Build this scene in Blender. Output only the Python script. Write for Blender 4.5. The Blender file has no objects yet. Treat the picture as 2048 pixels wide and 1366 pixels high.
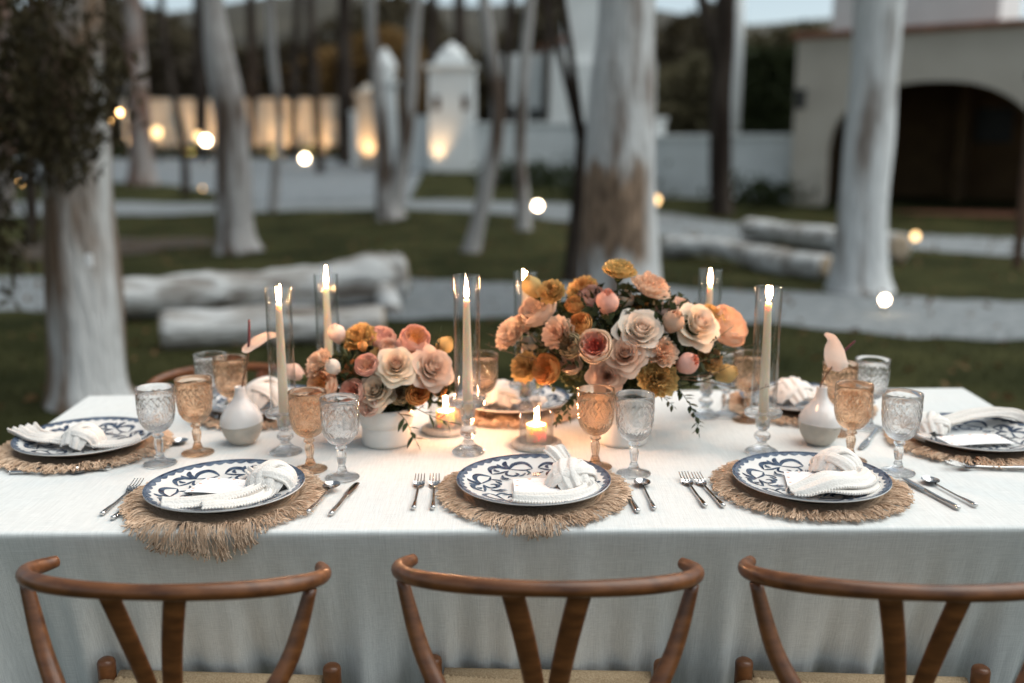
import bpy, bmesh, math, random
import numpy as np
from mathutils import Vector, Matrix, Quaternion
random.seed(7); rng = np.random.default_rng(7)
SC = bpy.context.scene
COL = SC.collection
PI = math.pi

# ------------------------------------------------------------------ camera
PITCH = math.atan(393 / 1991.0)
ROLL = 0.004
cam_d = bpy.data.cameras.new('camera'); cam = bpy.data.objects.new('camera', cam_d); COL.objects.link(cam)
cam_d.sensor_width = 36; cam_d.lens = 35.0; cam_d.clip_start = 0.05; cam_d.clip_end = 900
fwd = Vector((0, math.cos(PITCH), -math.sin(PITCH)))
right0 = Vector((1, 0, 0)); up0 = right0.cross(fwd)
right = right0 * math.cos(ROLL) - up0 * math.sin(ROLL)
up = right.cross(fwd)
m = Matrix((right, up, -fwd)).transposed().to_4x4(); m.translation = Vector((0, 0, 1.49))
cam.matrix_world = m
cam_d.dof.use_dof = True; cam_d.dof.focus_distance = 2.10; cam_d.dof.aperture_fstop = 1.2
cam_d.dof.aperture_blades = 0
SC.camera = cam

# ------------------------------------------------------------------ sky, sun, exposure
SUN_EL, SUN_AZ = math.radians(60), math.radians(92)      # azimuth from +Y towards +X
world = bpy.data.worlds.new('World'); SC.world = world; world.use_nodes = True
wn, wl = world.node_tree.nodes, world.node_tree.links
wn.clear()
sky = wn.new('ShaderNodeTexSky'); sky.sky_type = 'NISHITA'; sky.sun_disc = False
sky.sun_elevation = SUN_EL; sky.sun_rotation = SUN_AZ; sky.air_density = 0.8; sky.dust_density = 0.7; sky.ozone_density = 1.0
hs = wn.new('ShaderNodeHueSaturation'); hs.inputs['Saturation'].default_value = 0.46
bg = wn.new('ShaderNodeBackground'); bg.inputs['Strength'].default_value = 0.066
wo = wn.new('ShaderNodeOutputWorld')
tn = wn.new('ShaderNodeMix'); tn.data_type = 'RGBA'; tn.blend_type = 'MULTIPLY'; tn.inputs[0].default_value = 1; tn.inputs[7].default_value = (.96, 1.03, .99, 1)
wl.new(sky.outputs[0], hs.inputs['Color']); wl.new(hs.outputs[0], tn.inputs[6]); wl.new(tn.outputs[2], bg.inputs['Color']); wl.new(bg.outputs[0], wo.inputs[0])
sun_d = bpy.data.lights.new('sun', 'SUN'); sun_d.energy = 1.5; sun_d.angle = math.radians(70); sun_d.color = (.985, 1, .955)
sun = bpy.data.objects.new('sun', sun_d); COL.objects.link(sun)
sdir = Vector((math.sin(SUN_AZ) * math.cos(SUN_EL), math.cos(SUN_AZ) * math.cos(SUN_EL), math.sin(SUN_EL)))
sun.rotation_euler = sdir.to_track_quat('Z', 'Y').to_euler(); sun.location = (8, 6, 12)
SC.view_settings.view_transform = 'Standard'; SC.view_settings.look = 'None'
SC.view_settings.gamma = 1.0; SC.view_settings.use_curve_mapping = False
SC.view_settings.exposure = 1.10
SC.render.engine = 'CYCLES'
cy = SC.cycles
cy.use_denoising = True; cy.max_bounces = 14; cy.transmission_bounces = 12; cy.transparent_max_bounces = 16
cy.diffuse_bounces = 3; cy.glossy_bounces = 4; cy.sample_clamp_indirect = 3.0; cy.blur_glossy = 1.0
cy.caustics_reflective = False; cy.caustics_refractive = True

# ------------------------------------------------------------------ materials
def nodes(name):
    m_ = bpy.data.materials.new(name); m_.use_nodes = True
    nt = m_.node_tree; return m_, nt.nodes, nt.links, nt.nodes['Principled BSDF']
def ramp(n, l, fac, stops):
    r = n.new('ShaderNodeValToRGB'); l.new(fac, r.inputs[0])
    el = r.color_ramp.elements
    while len(el) < len(stops): el.new(.5)
    for e, (p, c) in zip(el, stops): e.position = p; e.color = (*c, 1)
    return r
def tex(n, l, kind, scale, coord='Object', sc3=(1, 1, 1), detail=4, **kw):
    tc = n.new('ShaderNodeTexCoord'); mp = n.new('ShaderNodeMapping'); mp.inputs['Scale'].default_value = sc3
    l.new(tc.outputs[coord], mp.inputs[0])
    t = n.new('ShaderNodeTex' + kind); t.inputs['Scale'].default_value = scale
    if kind == 'Noise': t.inputs['Detail'].default_value = detail
    l.new(mp.outputs[0], t.inputs['Vector'])
    return t
def bump(n, l, b, fac, strength, dist):
    bp = n.new('ShaderNodeBump'); bp.inputs['Strength'].default_value = strength; bp.inputs['Distance'].default_value = dist
    l.new(fac, bp.inputs['Height'])
    if b.inputs['Normal'].links: l.new(b.inputs['Normal'].links[0].from_socket, bp.inputs['Normal'])
    l.new(bp.outputs[0], b.inputs['Normal'])
def mat(name, c1, c2=None, rough=.6, metal=0, scale=8, sc3=(1, 1, 1), bmp=0, bdist=.01, bscale=None, bsc3=None, lo=.35, hi=.65, coord='Object', spec=.5, detail=4):
    m_, n, l, b = nodes(name)
    b.inputs['Base Color'].default_value = (*c1, 1); b.inputs['Roughness'].default_value = rough
    b.inputs['Metallic'].default_value = metal; b.inputs['Specular IOR Level'].default_value = spec
    if c2 is not None:
        t = tex(n, l, 'Noise', scale, coord, sc3, detail)
        r = ramp(n, l, t.outputs['Fac'], [(lo, c1), (hi, c2)]); l.new(r.outputs[0], b.inputs['Base Color'])
    if bmp:
        t = tex(n, l, 'Noise', bscale or scale, coord, bsc3 or sc3, detail)
        bump(n, l, b, t.outputs['Fac'], bmp, bdist)
    return m_
def emit(name, c, s):
    m_, n, l, b = nodes(name); n.remove(b)
    e = n.new('ShaderNodeEmission'); e.inputs[0].default_value = (*c, 1); e.inputs[1].default_value = s
    l.new(e.outputs[0], n['Material Output'].inputs[0]); return m_
def thin_glass(name, tint=(1, 1, 1)):
    # thin clear pane: see-through, with a mirror share that grows towards grazing angles
    m_, n, l, b = nodes(name); n.remove(b)
    tr = n.new('ShaderNodeBsdfTransparent'); tr.inputs[0].default_value = (*tint, 1)
    gl = n.new('ShaderNodeBsdfGlossy'); gl.inputs['Roughness'].default_value = .02
    lw = n.new('ShaderNodeLayerWeight'); lw.inputs[0].default_value = .5
    pw = n.new('ShaderNodeMath'); pw.operation = 'POWER'; pw.inputs[1].default_value = 3.0; l.new(lw.outputs['Facing'], pw.inputs[0])
    ma = n.new('ShaderNodeMath'); ma.operation = 'MULTIPLY_ADD'; ma.inputs[1].default_value = .75; ma.inputs[2].default_value = .06; l.new(pw.outputs[0], ma.inputs[0])
    mx = n.new('ShaderNodeMixShader'); l.new(ma.outputs[0], mx.inputs[0]); l.new(tr.outputs[0], mx.inputs[1]); l.new(gl.outputs[0], mx.inputs[2])
    l.new(mx.outputs[0], n['Material Output'].inputs[0]); return m_
def glass(name, tint, k=.22, rough=0.0):
    # cut glass: refracting body, with a share of plain see-through so that its shadow stays pale
    m_, n, l, b = nodes(name); n.remove(b)
    g = n.new('ShaderNodeBsdfGlass'); g.inputs['Color'].default_value = (*tint, 1); g.inputs['IOR'].default_value = 1.47; g.inputs['Roughness'].default_value = rough
    tr = n.new('ShaderNodeBsdfTransparent'); tr.inputs[0].default_value = (*tint, 1)
    mx = n.new('ShaderNodeMixShader'); mx.inputs[0].default_value = k
    l.new(g.outputs[0], mx.inputs[1]); l.new(tr.outputs[0], mx.inputs[2]); l.new(mx.outputs[0], n['Material Output'].inputs[0]); return m_
def soft(name, c=None, trans=.3, rough=.6, var=.12):
    # petals, leaves, wax: diffuse with light coming through; colour from the object unless given
    m_, n, l, b = nodes(name)
    tl = n.new('ShaderNodeBsdfTranslucent'); mx = n.new('ShaderNodeMixShader'); mx.inputs[0].default_value = trans
    b.inputs['Roughness'].default_value = rough; b.inputs['Specular IOR Level'].default_value = .12
    if c is None:
        oi = n.new('ShaderNodeObjectInfo'); src = oi.outputs['Color']
    else:
        rgb = n.new('ShaderNodeRGB'); rgb.outputs[0].default_value = (*c, 1); src = rgb.outputs[0]
    t = tex(n, l, 'Noise', 6 if c is None else 30); h = n.new('ShaderNodeHueSaturation')
    mr = n.new('ShaderNodeMapRange'); mr.inputs[3].default_value = 1 - var; mr.inputs[4].default_value = 1 + var
    l.new(t.outputs['Fac'], mr.inputs[0]); l.new(mr.outputs[0], h.inputs['Value']); l.new(src, h.inputs['Color'])
    l.new(h.outputs[0], b.inputs['Base Color']); l.new(h.outputs[0], tl.inputs[0])
    l.new(b.outputs[0], mx.inputs[1]); l.new(tl.outputs[0], mx.inputs[2]); l.new(mx.outputs[0], n['Material Output'].inputs[0]); return m_

def linen_material():
    m_, n, l, b = nodes('linen')
    b.inputs['Roughness'].default_value = .9; b.inputs['Specular IOR Level'].default_value = .15
    a = tex(n, l, 'Noise', 1.0, 'Object', (22, 620, 620), 3); c = tex(n, l, 'Noise', 1.0, 'Object', (620, 22, 22), 3)
    s2 = n.new('ShaderNodeMath'); s2.operation = 'ADD'; l.new(a.outputs['Fac'], s2.inputs[0]); l.new(c.outputs['Fac'], s2.inputs[1])
    mr = n.new('ShaderNodeMapRange'); mr.inputs[1].default_value = .65; mr.inputs[2].default_value = 1.35; l.new(s2.outputs[0], mr.inputs[0])
    r = ramp(n, l, mr.outputs[0], [(0, (.60, .605, .585)), (1, (.80, .805, .78))]); l.new(r.outputs[0], b.inputs['Base Color'])
    bump(n, l, b, s2.outputs[0], .22, .002)
    w = tex(n, l, 'Noise', 3.0, 'Object', (1, 1, 1), 3); bump(n, l, b, w.outputs['Fac'], .10, .02)
    return m_
def bark(name, white, brown, amount, lo=.42, hi=.6):
    m_, n, l, b = nodes(name); b.inputs['Roughness'].default_value = .9; b.inputs['Specular IOR Level'].default_value = .1
    t = tex(n, l, 'Noise', 1.6, 'Object', (2.2, 2.2, .45), 6)
    r = ramp(n, l, t.outputs['Fac'], [(lo - amount, brown), (hi - amount, white)])
    t2 = tex(n, l, 'Noise', 9, 'Object', (3, 3, .5), 5); h = n.new('ShaderNodeHueSaturation')
    mr = n.new('ShaderNodeMapRange'); mr.inputs[3].default_value = .7; mr.inputs[4].default_value = 1.25
    l.new(t2.outputs['Fac'], mr.inputs[0]); l.new(mr.outputs[0], h.inputs['Value']); l.new(r.outputs[0], h.inputs['Color']); l.new(h.outputs[0], b.inputs['Base Color'])
    bump(n, l, b, t2.outputs['Fac'], .8, .05); return m_
def bark_log(name):
    m_, n, l, b = nodes(name); b.inputs['Roughness'].default_value = .9; b.inputs['Specular IOR Level'].default_value = .1
    t = tex(n, l, 'Noise', 2.0, 'Object', (.6, 3.2, 3.2), 8); r = ramp(n, l, t.outputs['Fac'], [(.30, (.16, .125, .10)), (.44, (.40, .37, .34)), (.56, (.66, .655, .64))])
    l.new(r.outputs[0], b.inputs['Base Color']); bump(n, l, b, t.outputs['Fac'], 1.0, .12); return m_
def bark_patch(name):
    # whitewash worn away to brown bark over one stretch of the trunk
    m_ = bark(name, (.60, .595, .585), (.22, .17, .14), .08, .44, .56); n, l = m_.node_tree.nodes, m_.node_tree.links; b = n['Principled BSDF']
    src = b.inputs['Base Color'].links[0].from_socket
    tc = n.new('ShaderNodeTexCoord'); sp = n.new('ShaderNodeSeparateXYZ'); l.new(tc.outputs['Object'], sp.inputs[0])
    t = tex(n, l, 'Noise', 3.5, 'Object', (2.5, 2.5, 1), 6); ad = n.new('ShaderNodeMath'); ad.operation = 'MULTIPLY_ADD'; ad.inputs[1].default_value = .55
    l.new(t.outputs['Fac'], ad.inputs[0]); l.new(sp.outputs['Z'], ad.inputs[2])
    r = ramp(n, l, ad.outputs[0], [(.0, (0, 0, 0)), (.78, (0, 0, 0)), (.92, (1, 1, 1)), (1.0, (1, 1, 1))])
    r2 = n.new('ShaderNodeMapRange'); r2.inputs[1].default_value = 1.55; r2.inputs[2].default_value = 1.66; r2.inputs[3].default_value = 1; r2.inputs[4].default_value = 0; l.new(ad.outputs[0], r2.inputs[0])
    r3 = n.new('ShaderNodeMapRange'); r3.inputs[1].default_value = .14; r3.inputs[2].default_value = .24; r3.inputs[3].default_value = 1; r3.inputs[4].default_value = 0; l.new(sp.outputs['X'], r3.inputs[0])
    m1 = n.new('ShaderNodeMath'); m1.operation = 'MULTIPLY'; l.new(r.outputs[0], m1.inputs[0]); l.new(r2.outputs[0], m1.inputs[1])
    m2 = n.new('ShaderNodeMath'); m2.operation = 'MULTIPLY'; l.new(m1.outputs[0], m2.inputs[0]); l.new(r3.outputs[0], m2.inputs[1])
    br = tex(n, l, 'Noise', 6, 'Object', (3, 3, 1), 6); rb = ramp(n, l, br.outputs['Fac'], [(.35, (.15, .105, .075)), (.65, (.34, .235, .165))])
    mx = n.new('ShaderNodeMix'); mx.data_type = 'RGBA'; l.new(m2.outputs[0], mx.inputs[0]); l.new(src, mx.inputs[6]); l.new(rb.outputs[0], mx.inputs[7]); l.new(mx.outputs[2], b.inputs['Base Color'])
    return m_
def wood_material():
    m_, n, l, b = nodes('walnut'); b.inputs['Roughness'].default_value = .38
    t = tex(n, l, 'Noise', 14, 'Object', (1, 4, 4), 6)
    r = ramp(n, l, t.outputs['Fac'], [(.3, (.080, .027, .009)), (.7, (.205, .074, .023))]); l.new(r.outputs[0], b.inputs['Base Color'])
    b.inputs['Coat Weight'].default_value = .08; b.inputs['Coat Roughness'].default_value = .2
    return m_

M = {
 'linen': linen_material(), 'walnut': wood_material(),
 'cord': mat('papercord', (.36, .25, .14), (.50, .37, .23), .85, scale=300, bmp=.4, bdist=.002),
 'jute': mat('jute', (.52, .355, .23), (.66, .475, .325), .95, scale=160, bmp=.5, bdist=.002),
 'jute2': mat('jute_fringe', (.55, .37, .245), (.81, .60, .435), .95, scale=40),
 'glaze': mat('plate_glaze', (.70, .69, .66), (.78, .77, .75), .14, scale=20),
 'clay': mat('plate_clay', (.10, .065, .045), (.16, .11, .08), .8, scale=60),
 'blue': mat('cobalt_brush', (.018, .030, .062), (.11, .15, .21), .16, scale=55, lo=.35, hi=.72),
 'blue2': mat('cobalt_band', (.06, .085, .13), (.15, .19, .25), .16, scale=60),
 'cotton': mat('napkin_cotton', (.76, .71, .655), (.83, .785, .735), .95, scale=240, sc3=(1, 1, 1), bmp=.6, bdist=.003, bscale=260, spec=.1),
 'paper': mat('card_paper', (.86, .85, .84), (.90, .89, .88), .8, scale=200),
 'ink': mat('card_ink', (.45, .40, .44), rough=.8), 'peachink': mat('card_print', (.80, .36, .22), rough=.8),
 'steel': mat('cutlery_steel', (.62, .60, .58), rough=.09, metal=1),
 'clear': glass('clear_glass', (1.0, 1.0, 1.0), .15), 'amber': glass('amber_glass', (1.0, .895, .80), .14),
 'crystal': glass('crystal', (.985, .985, .985), .25), 'chimney': thin_glass('chimney_glass', (.97, .975, .975)),
 'wax': soft('wax', (.95, .82, .68), .45, .45, .03), 'wick': mat('wick', (.02, .015, .01), rough=.9),
 'flame': emit('flame', (1, .49, .24), 540),
 'petal': soft('petal', None, .34, .7, .12), 'leaf': soft('leaf_dark', (.042, .052, .022), .2, .5, .4),
 'leafolive': soft('leaf_olive', (.055, .075, .038), .2, .45, .3), 'twig': mat('twig', (.10, .055, .03), (.20, .11, .06), .8, scale=40),
 'stem': soft('stem_green', (.07, .085, .03), .1, .5, .2),
 'whiteceramic': mat('white_ceramic', (.66, .64, .60), (.72, .70, .66), .35, scale=30),
 'vaseglaze': mat('vase_glaze', (.70, .68, .66), (.76, .745, .73), .12, scale=12), 'vaseclay': mat('vase_clay', (.44, .40, .345), (.50, .46, .40), .7, scale=40, bmp=.2, bdist=.002),
 'stonebase': mat('stone_base', (.52, .46, .40), (.64, .58, .51), .6, scale=90),
 'spathe': soft('spathe', (.86, .70, .60), .4, .35, .12), 'spadix': mat('spadix', (.055, .012, .018), (.10, .02, .03), .5, scale=300, bmp=.4, bdist=.001),
 'grass': mat('lawn', (.018, .021, .007), (.058, .056, .021), .95, scale=.9, detail=8, bmp=.6, bdist=.04, bscale=40, spec=.05),
 'blade': soft('grass_blade', (.028, .032, .011), .25, .7, .35),
 'path': mat('path_stone', (.165, .178, .182), (.26, .272, .275), .9, scale=9, bmp=.6, bdist=.03, bscale=30),
 'drive': mat('drive_gravel', (.15, .165, .175), (.22, .235, .245), .95, scale=6, bmp=.5, bdist=.03, bscale=60),
 'barkw': bark('bark_whitewashed', (.60, .595, .58), (.19, .13, .09), -.01, .42, .56),
 'barklog': bark_log('bark_log'), 'cutwood': mat('cut_wood', (.30, .22, .15), (.44, .35, .25), .9, scale=14), 'litter': soft('leaf_litter', (.16, .095, .045), .15, .8, .5),
 'barkbig': bark_patch('bark_patched'),
 'barkw2': bark('bark_white_clean', (.68, .68, .67), (.25, .205, .175), .10, .44, .56),
 'barkm': bark('bark_mixed', (.42, .395, .38), (.12, .085, .065), .02, .42, .55),
 'barkd': bark('bark_dark', (.075, .058, .047), (.026, .018, .014), .0),
 'barkr': bark('bark_reddish', (.34, .30, .28), (.20, .115, .085), .0),
 'limewash': mat('limewash', (.72, .73, .72), (.80, .81, .80), .92, scale=1.5, bmp=.3, bdist=.02, bscale=9),
 'stucco': mat('stucco_cream', (.54, .475, .40), (.60, .535, .455), .95, scale=1.2, bmp=.3, bdist=.02, bscale=12),
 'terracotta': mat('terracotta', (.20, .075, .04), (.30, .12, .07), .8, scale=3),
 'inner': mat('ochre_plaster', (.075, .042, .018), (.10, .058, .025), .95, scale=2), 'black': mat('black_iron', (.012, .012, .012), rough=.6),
 'timber': mat('dark_timber', (.06, .03, .015), (.11, .055, .03), .8, scale=5), 'hill': mat('hill_scrub', (.030, .026, .018), (.070, .060, .042), .98, scale=.12, detail=8),
 'dirt': mat('mulch', (.045, .030, .018), (.075, .052, .032), .98, scale=5),
 'lamp': emit('lamp_lens', (1, .80, .55), 14), 'lampdim': emit('lamp_lens_dim', (1, .62, .28), 2.2), 'bulb': emit('string_bulb', (1, .55, .2), 9),
}

wb = M['wax'].node_tree.nodes['Principled BSDF']
wb.inputs['Subsurface Weight'].default_value = .8; wb.inputs['Subsurface Radius'].default_value = (1, .55, .3); wb.inputs['Subsurface Scale'].default_value = .03
# ------------------------------------------------------------------ mesh helpers
def mk(name, V, F, material, smooth=True, recalc=True):
    me = bpy.data.meshes.new(name); me.from_pydata([tuple(v) for v in V], [], [tuple(f) for f in F])
    if recalc:
        bm = bmesh.new(); bm.from_mesh(me); bmesh.ops.recalc_face_normals(bm, faces=bm.faces); bm.to_mesh(me); bm.free()
    if smooth: me.polygons.foreach_set('use_smooth', [True] * len(me.polygons))
    me.materials.append(M[material] if isinstance(material, str) else material); me.update()
    return me
def ob(name, me, parent=None, loc=None, rot=None, scale=None):
    o = bpy.data.objects.new(name, me); COL.objects.link(o)
    if parent is not None: o.parent = parent
    if loc is not None: o.location = loc
    if rot is not None: o.rotation_euler = rot
    if scale is not None: o.scale = (scale,) * 3 if not hasattr(scale, '__len__') else scale
    return o
def tag(o, label, cat, group=None):
    o['label'] = label; o['category'] = cat
    if group: o['group'] = group
    return o
def thing(name, label, cat, loc=(0, 0, 0), rotz=0, group=None):
    o = ob(name, None, loc=loc, rot=(0, 0, rotz)); o.empty_display_size = .05
    return tag(o, label, cat, group)
def struct(name, me): o = ob(name, me); o['kind'] = 'structure'; return o
class MB:
    def __init__(s): s.V = []; s.F = []
    def add(s, V, F):
        k = len(s.V); s.V += [tuple(v) for v in V]; s.F += [tuple(i + k for i in f) for f in F]; return s
    def mesh(s, name, material, smooth=True, recalc=True): return mk(name, s.V, s.F, material, smooth, recalc)
def lathe(prof, n=48, fn=None, closed=False):
    V, F = [], []
    prof = list(prof); rows = []
    for (r, z) in prof:
        if r <= 1e-6: rows.append([len(V)]); V.append((0, 0, z))
        else:
            rows.append(list(range(len(V), len(V) + n)))
            for i in range(n):
                a = 2 * PI * i / n; rr, zz = (r, z) if fn is None else fn(r, z, a)
                V.append((rr * math.cos(a), rr * math.sin(a), zz))
    pairs = list(zip(rows[:-1], rows[1:])) + ([(rows[-1], rows[0])] if closed else [])
    for A, B in pairs:
        if len(A) == 1 and len(B) == 1: continue
        for i in range(n):
            j = (i + 1) % n
            if len(A) == 1: F.append((A[0], B[j], B[i]))
            elif len(B) == 1: F.append((A[i], A[j], B[0]))
            else: F.append((A[i], A[j], B[j], B[i]))
    return V, F
def smooth_pts(P, k=6):
    P = [np.array(p, float) for p in P]; out = []
    for i in range(len(P) - 1):
        p0, p1, p2, p3 = P[max(i - 1, 0)], P[i], P[i + 1], P[min(i + 2, len(P) - 1)]
        for j in range(k):
            t = j / k
            out.append(.5 * ((2 * p1) + (-p0 + p2) * t + (2 * p0 - 5 * p1 + 4 * p2 - p3) * t * t + (-p0 + 3 * p1 - 3 * p2 + p3) * t ** 3))
    out.append(P[-1]); return out
def tube(P, R, n=8, flat=1.0, upv=None, cap=True, rough=0, round_end=False):
    """sweep an (elliptic) section along P; flat squeezes it along the frame's second axis"""
    P = [Vector(p) for p in P]; V, F = [], []
    if not hasattr(R, '__len__'): R = [R] * len(P)
    u = None
    for i, p in enumerate(P):
        t = (P[min(i + 1, len(P) - 1)] - P[max(i - 1, 0)]).normalized()
        if upv is not None: u = Vector(upv)
        elif u is None: u = Vector((0, 0, 1)) if abs(t.z) < .9 else Vector((0, 1, 0))
        u = (u - t * u.dot(t)).normalized(); w = t.cross(u)
        for k in range(n):
            a = 2 * PI * k / n; r = R[i] * (1 + (random.uniform(-rough, rough) if rough else 0))
            V.append(p + w * (r * math.cos(a)) + u * (r * flat * math.sin(a)))
    for i in range(len(P) - 1):
        for k in range(n):
            j = (k + 1) % n; F.append((i * n + k, i * n + j, (i + 1) * n + j, (i + 1) * n + k))
    if cap:
        for base, p, sgn, q in ((0, P[0], -1, P[1]), ((len(P) - 1) * n, P[-1], 1, P[-2])):
            c = len(V); V.append(p + (p - q).normalized() * ((R[0] if base == 0 else R[-1]) * .6 if round_end else 0))
            for k in range(n):
                j = (k + 1) % n; F.append((base + k, base + j, c) if sgn > 0 else (base + j, base + k, c))
    return V, F
def box(x0, x1, y0, y1, z0, z1):
    V = [(x, y, z) for z in (z0, z1) for y in (y0, y1) for x in (x0, x1)]
    return V, [(0, 2, 3, 1), (4, 5, 7, 6), (0, 1, 5, 4), (2, 6, 7, 3), (0, 4, 6, 2), (1, 3, 7, 5)]
def ball(c, r, n=8, m_=6, sq=(1, 1, 1)):
    V, F = lathe([(r * math.sin(PI * i / m_), -r * math.cos(PI * i / m_)) for i in range(m_ + 1)], n)
    return [(c[0] + v[0] * sq[0], c[1] + v[1] * sq[1], c[2] + v[2] * sq[2]) for v in V], F
def grid(fn, nu, nv):
    V = [fn(i / nu, j / nv) for j in range(nv + 1) for i in range(nu + 1)]
    F = [(j * (nu + 1) + i, j * (nu + 1) + i + 1, (j + 1) * (nu + 1) + i + 1, (j + 1) * (nu + 1) + i) for j in range(nv) for i in range(nu)]
    return V, F
def quads(name, C, size, material, aspect=.5, jitter=.4, droop=0.):
    """a cloud of leaf shaped faces (two triangles each) at centres C"""
    n = len(C); C = np.asarray(C, float)
    d = rng.normal(size=(n, 3)); d[:, 2] -= droop; d /= np.linalg.norm(d, axis=1)[:, None]
    e = rng.normal(size=(n, 3)); e -= d * (d * e).sum(1)[:, None]; e /= np.linalg.norm(e, axis=1)[:, None]
    s = size * (1 + jitter * rng.uniform(-1, 1, n))[:, None]
    V = np.stack([C - d * s, C + e * s * aspect, C + d * s, C - e * s * aspect], 1).reshape(-1, 3)
    F = np.arange(4 * n).reshape(n, 4)
    return mk(name, V.tolist(), F.tolist(), material, False, False)

# ================================================================== the setting
def ter(y): return 0.0 if y < 20 else (.04 * (y - 20) if y < 60 else 1.6)
ys = [-12, -4, 0, 3, 6, 10, 15, 20, 25, 30, 40, 50, 60, 90, 140, 260]
xs = [-220, -120, -60, -30, -15, -8, -4, 0, 4, 8, 15, 30, 60, 120, 220]
struct('lawn', mk('lawn', [(x, y, ter(y)) for y in ys for x in xs],
       [(j * len(xs) + i, j * len(xs) + i + 1, (j + 1) * len(xs) + i + 1, (j + 1) * len(xs) + i) for j in range(len(ys) - 1) for i in range(len(xs) - 1)], 'grass', recalc=False))
def sheet(name, near, far, off, material):
    k = 20
    A = smooth_pts([(x, y, 0) for x, y in near], k); B = smooth_pts([(x, y, 0) for x, y in far], k)
    V, F = [], []
    for a, b in zip(A, B):
        for t in np.linspace(0, 1, 5):
            p = a * (1 - t) + b * t; wob = .09 * math.sin(p[0] * 3.1 + p[1]) + .05 * math.sin(p[0] * 11 + 2) if t in (0., 1.) else 0
            V.append((p[0], p[1] + wob, ter(p[1] + wob) + off))
    for i in range(len(A) - 1):
        for j in range(4): F.append((i * 5 + j, (i + 1) * 5 + j, (i + 1) * 5 + j + 1, i * 5 + j + 1))
    return struct(name, mk(name, V, F, material))
sheet('garden_path', [(-9, 9.6), (-4.7, 9.02), (-2.32, 8.7), (-.1, 8.52), (2.0, 8.23), (3.08, 7.75), (3.9, 7.43), (7.5, 6.2)],
      [(-10, 11.9), (-5.97, 11.54), (-2.99, 11.31), (-.13, 10.93), (2.47, 10.21), (3.83, 9.72), (4.91, 9.43), (9.5, 8.2)], .008, 'path')
sheet('garden_path', [(-14, 21.4), (-8.4, 21.22), (-5.7, 21.82), (-1.91, 22.17), (1.24, 19.55), (2.63, 16.0), (4.2, 15.2), (5.68, 14.17), (6.77, 13.11), (11, 11)],
      [(-16, 24.4), (-9.56, 24.21), (-6.12, 23.5), (-2.17, 24.4), (1.47, 23.17), (3.42, 20.97), (4.47, 18.75), (6.62, 16.56), (8.03, 15.6), (14, 13)], .014, 'path')
sheet('driveway', [(-22, 33), (-12, 30.6), (-9.0, 28.3), (-6.2, 23.9), (-4.4, 24.2), (-2.5, 24.7)], [(-30, 45), (-16, 44.2), (-13, 43.9), (-9.5, 43.6), (-6, 43.4), (-3.5, 43.1)], .006, 'drive')
V, F = lathe([(0, 0), (.5, .012), (.85, .01), (1, .003)], 40, lambda r, z, a: (r * (1.5 + .25 * math.sin(3 * a) + .15 * math.sin(7 * a + 1)), z))
o = struct('mulch_bed', mk('mulch_bed', V, F, 'dirt')); o.location = (-6.2, 15.2, .004)

# grass blades close behind the table
N = 26000
bx_ = rng.uniform(-5.5, 6, N); by_ = 3.2 + 6.8 * rng.random(N) ** 1.3; ln = rng.uniform(.02, .055, N); az = rng.uniform(0, 2 * PI, N)
keep = ~((by_ > 8.4 - .18 * np.maximum(bx_, 0)) | (by_ < 3.2)); bx_, by_, ln, az = bx_[keep], by_[keep], ln[keep], az[keep]
w_ = .004; ex = np.cos(az) * w_; ey = np.sin(az) * w_; tx = rng.normal(0, .018, len(bx_)); ty = rng.normal(0, .018, len(bx_))
Z0 = np.zeros(len(bx_))
GV = np.stack([np.stack([bx_ - ex, by_ - ey, Z0], 1), np.stack([bx_ + ex, by_ + ey, Z0], 1), np.stack([bx_ + tx, by_ + ty, ln], 1)], 1).reshape(-1, 3)
g = ob('grass', mk('grass', GV.tolist(), np.arange(len(GV)).reshape(-1, 3).tolist(), 'blade', False, False)); g['kind'] = 'stuff'

n = 2600; LX = rng.uniform(-9, 10, n); LY = 3.5 + 18 * rng.random(n) ** 1.2
lt = ob('leaf_litter', quads('leaf_litter', np.stack([LX, LY, .025 + .02 * rng.random(n)], 1), .035, 'litter', .5)); lt['kind'] = 'stuff'
# ---- hills and far woodland
def hillf(u, v):
    x = -260 + 520 * u; y = 90 + 75 * v
    base = 18.0 - 16 * max(0, u - .5) + .9 * math.sin(u * 29 + .6) + .7 * math.sin(u * 61 + 1) + .8 * math.sin(u * 57)
    return (x, y, 1.0 + base * math.sin(min(v * 1.6, 1) * PI / 2) + .7 * math.sin(u * 90 + v * 9))
V, F = grid(hillf, 120, 10); struct('hill', mk('hill', V, F, 'hill', recalc=False))
def wood(name, n, x0, x1, y0, y1, ztop, size, c, label):
    X = rng.uniform(x0, x1, n); Yv = rng.uniform(y0, y1, n); prof = ztop * (.82 + .18 * np.sin(X * .55 + 1.3 * np.sin(X * .21)))
    Z = 1.2 + prof * rng.random(n) ** .8
    o_ = ob(name, quads(name, np.stack([X, Yv, Z], 1), size, soft(name + '_leaf', c, .25, .8, .5), .6)); o_['kind'] = 'stuff'
    return tag(o_, label, 'woodland')
wood('woodland', 17000, -60, 12, 54, 66, 8.6, .48, (.075, .060, .036), 'dark brown green woodland behind the lit garden wall')
wood('woodland', 2600, -13, -4, 50, 53, 6.0, .32, (.22, .13, .05), 'autumn golden scrub in front of the dark woodland')
wood('woodland', 6500, 3, 26, 46, 58, 5.6, .42, (.105, .09, .052), 'olive scrub wood behind the low boundary wall')
wood('woodland', 2600, -40, -9.5, 47.5, 53, 7.0, .42, (.045, .034, .022), 'deep shaded thicket behind the near foliage')

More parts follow.
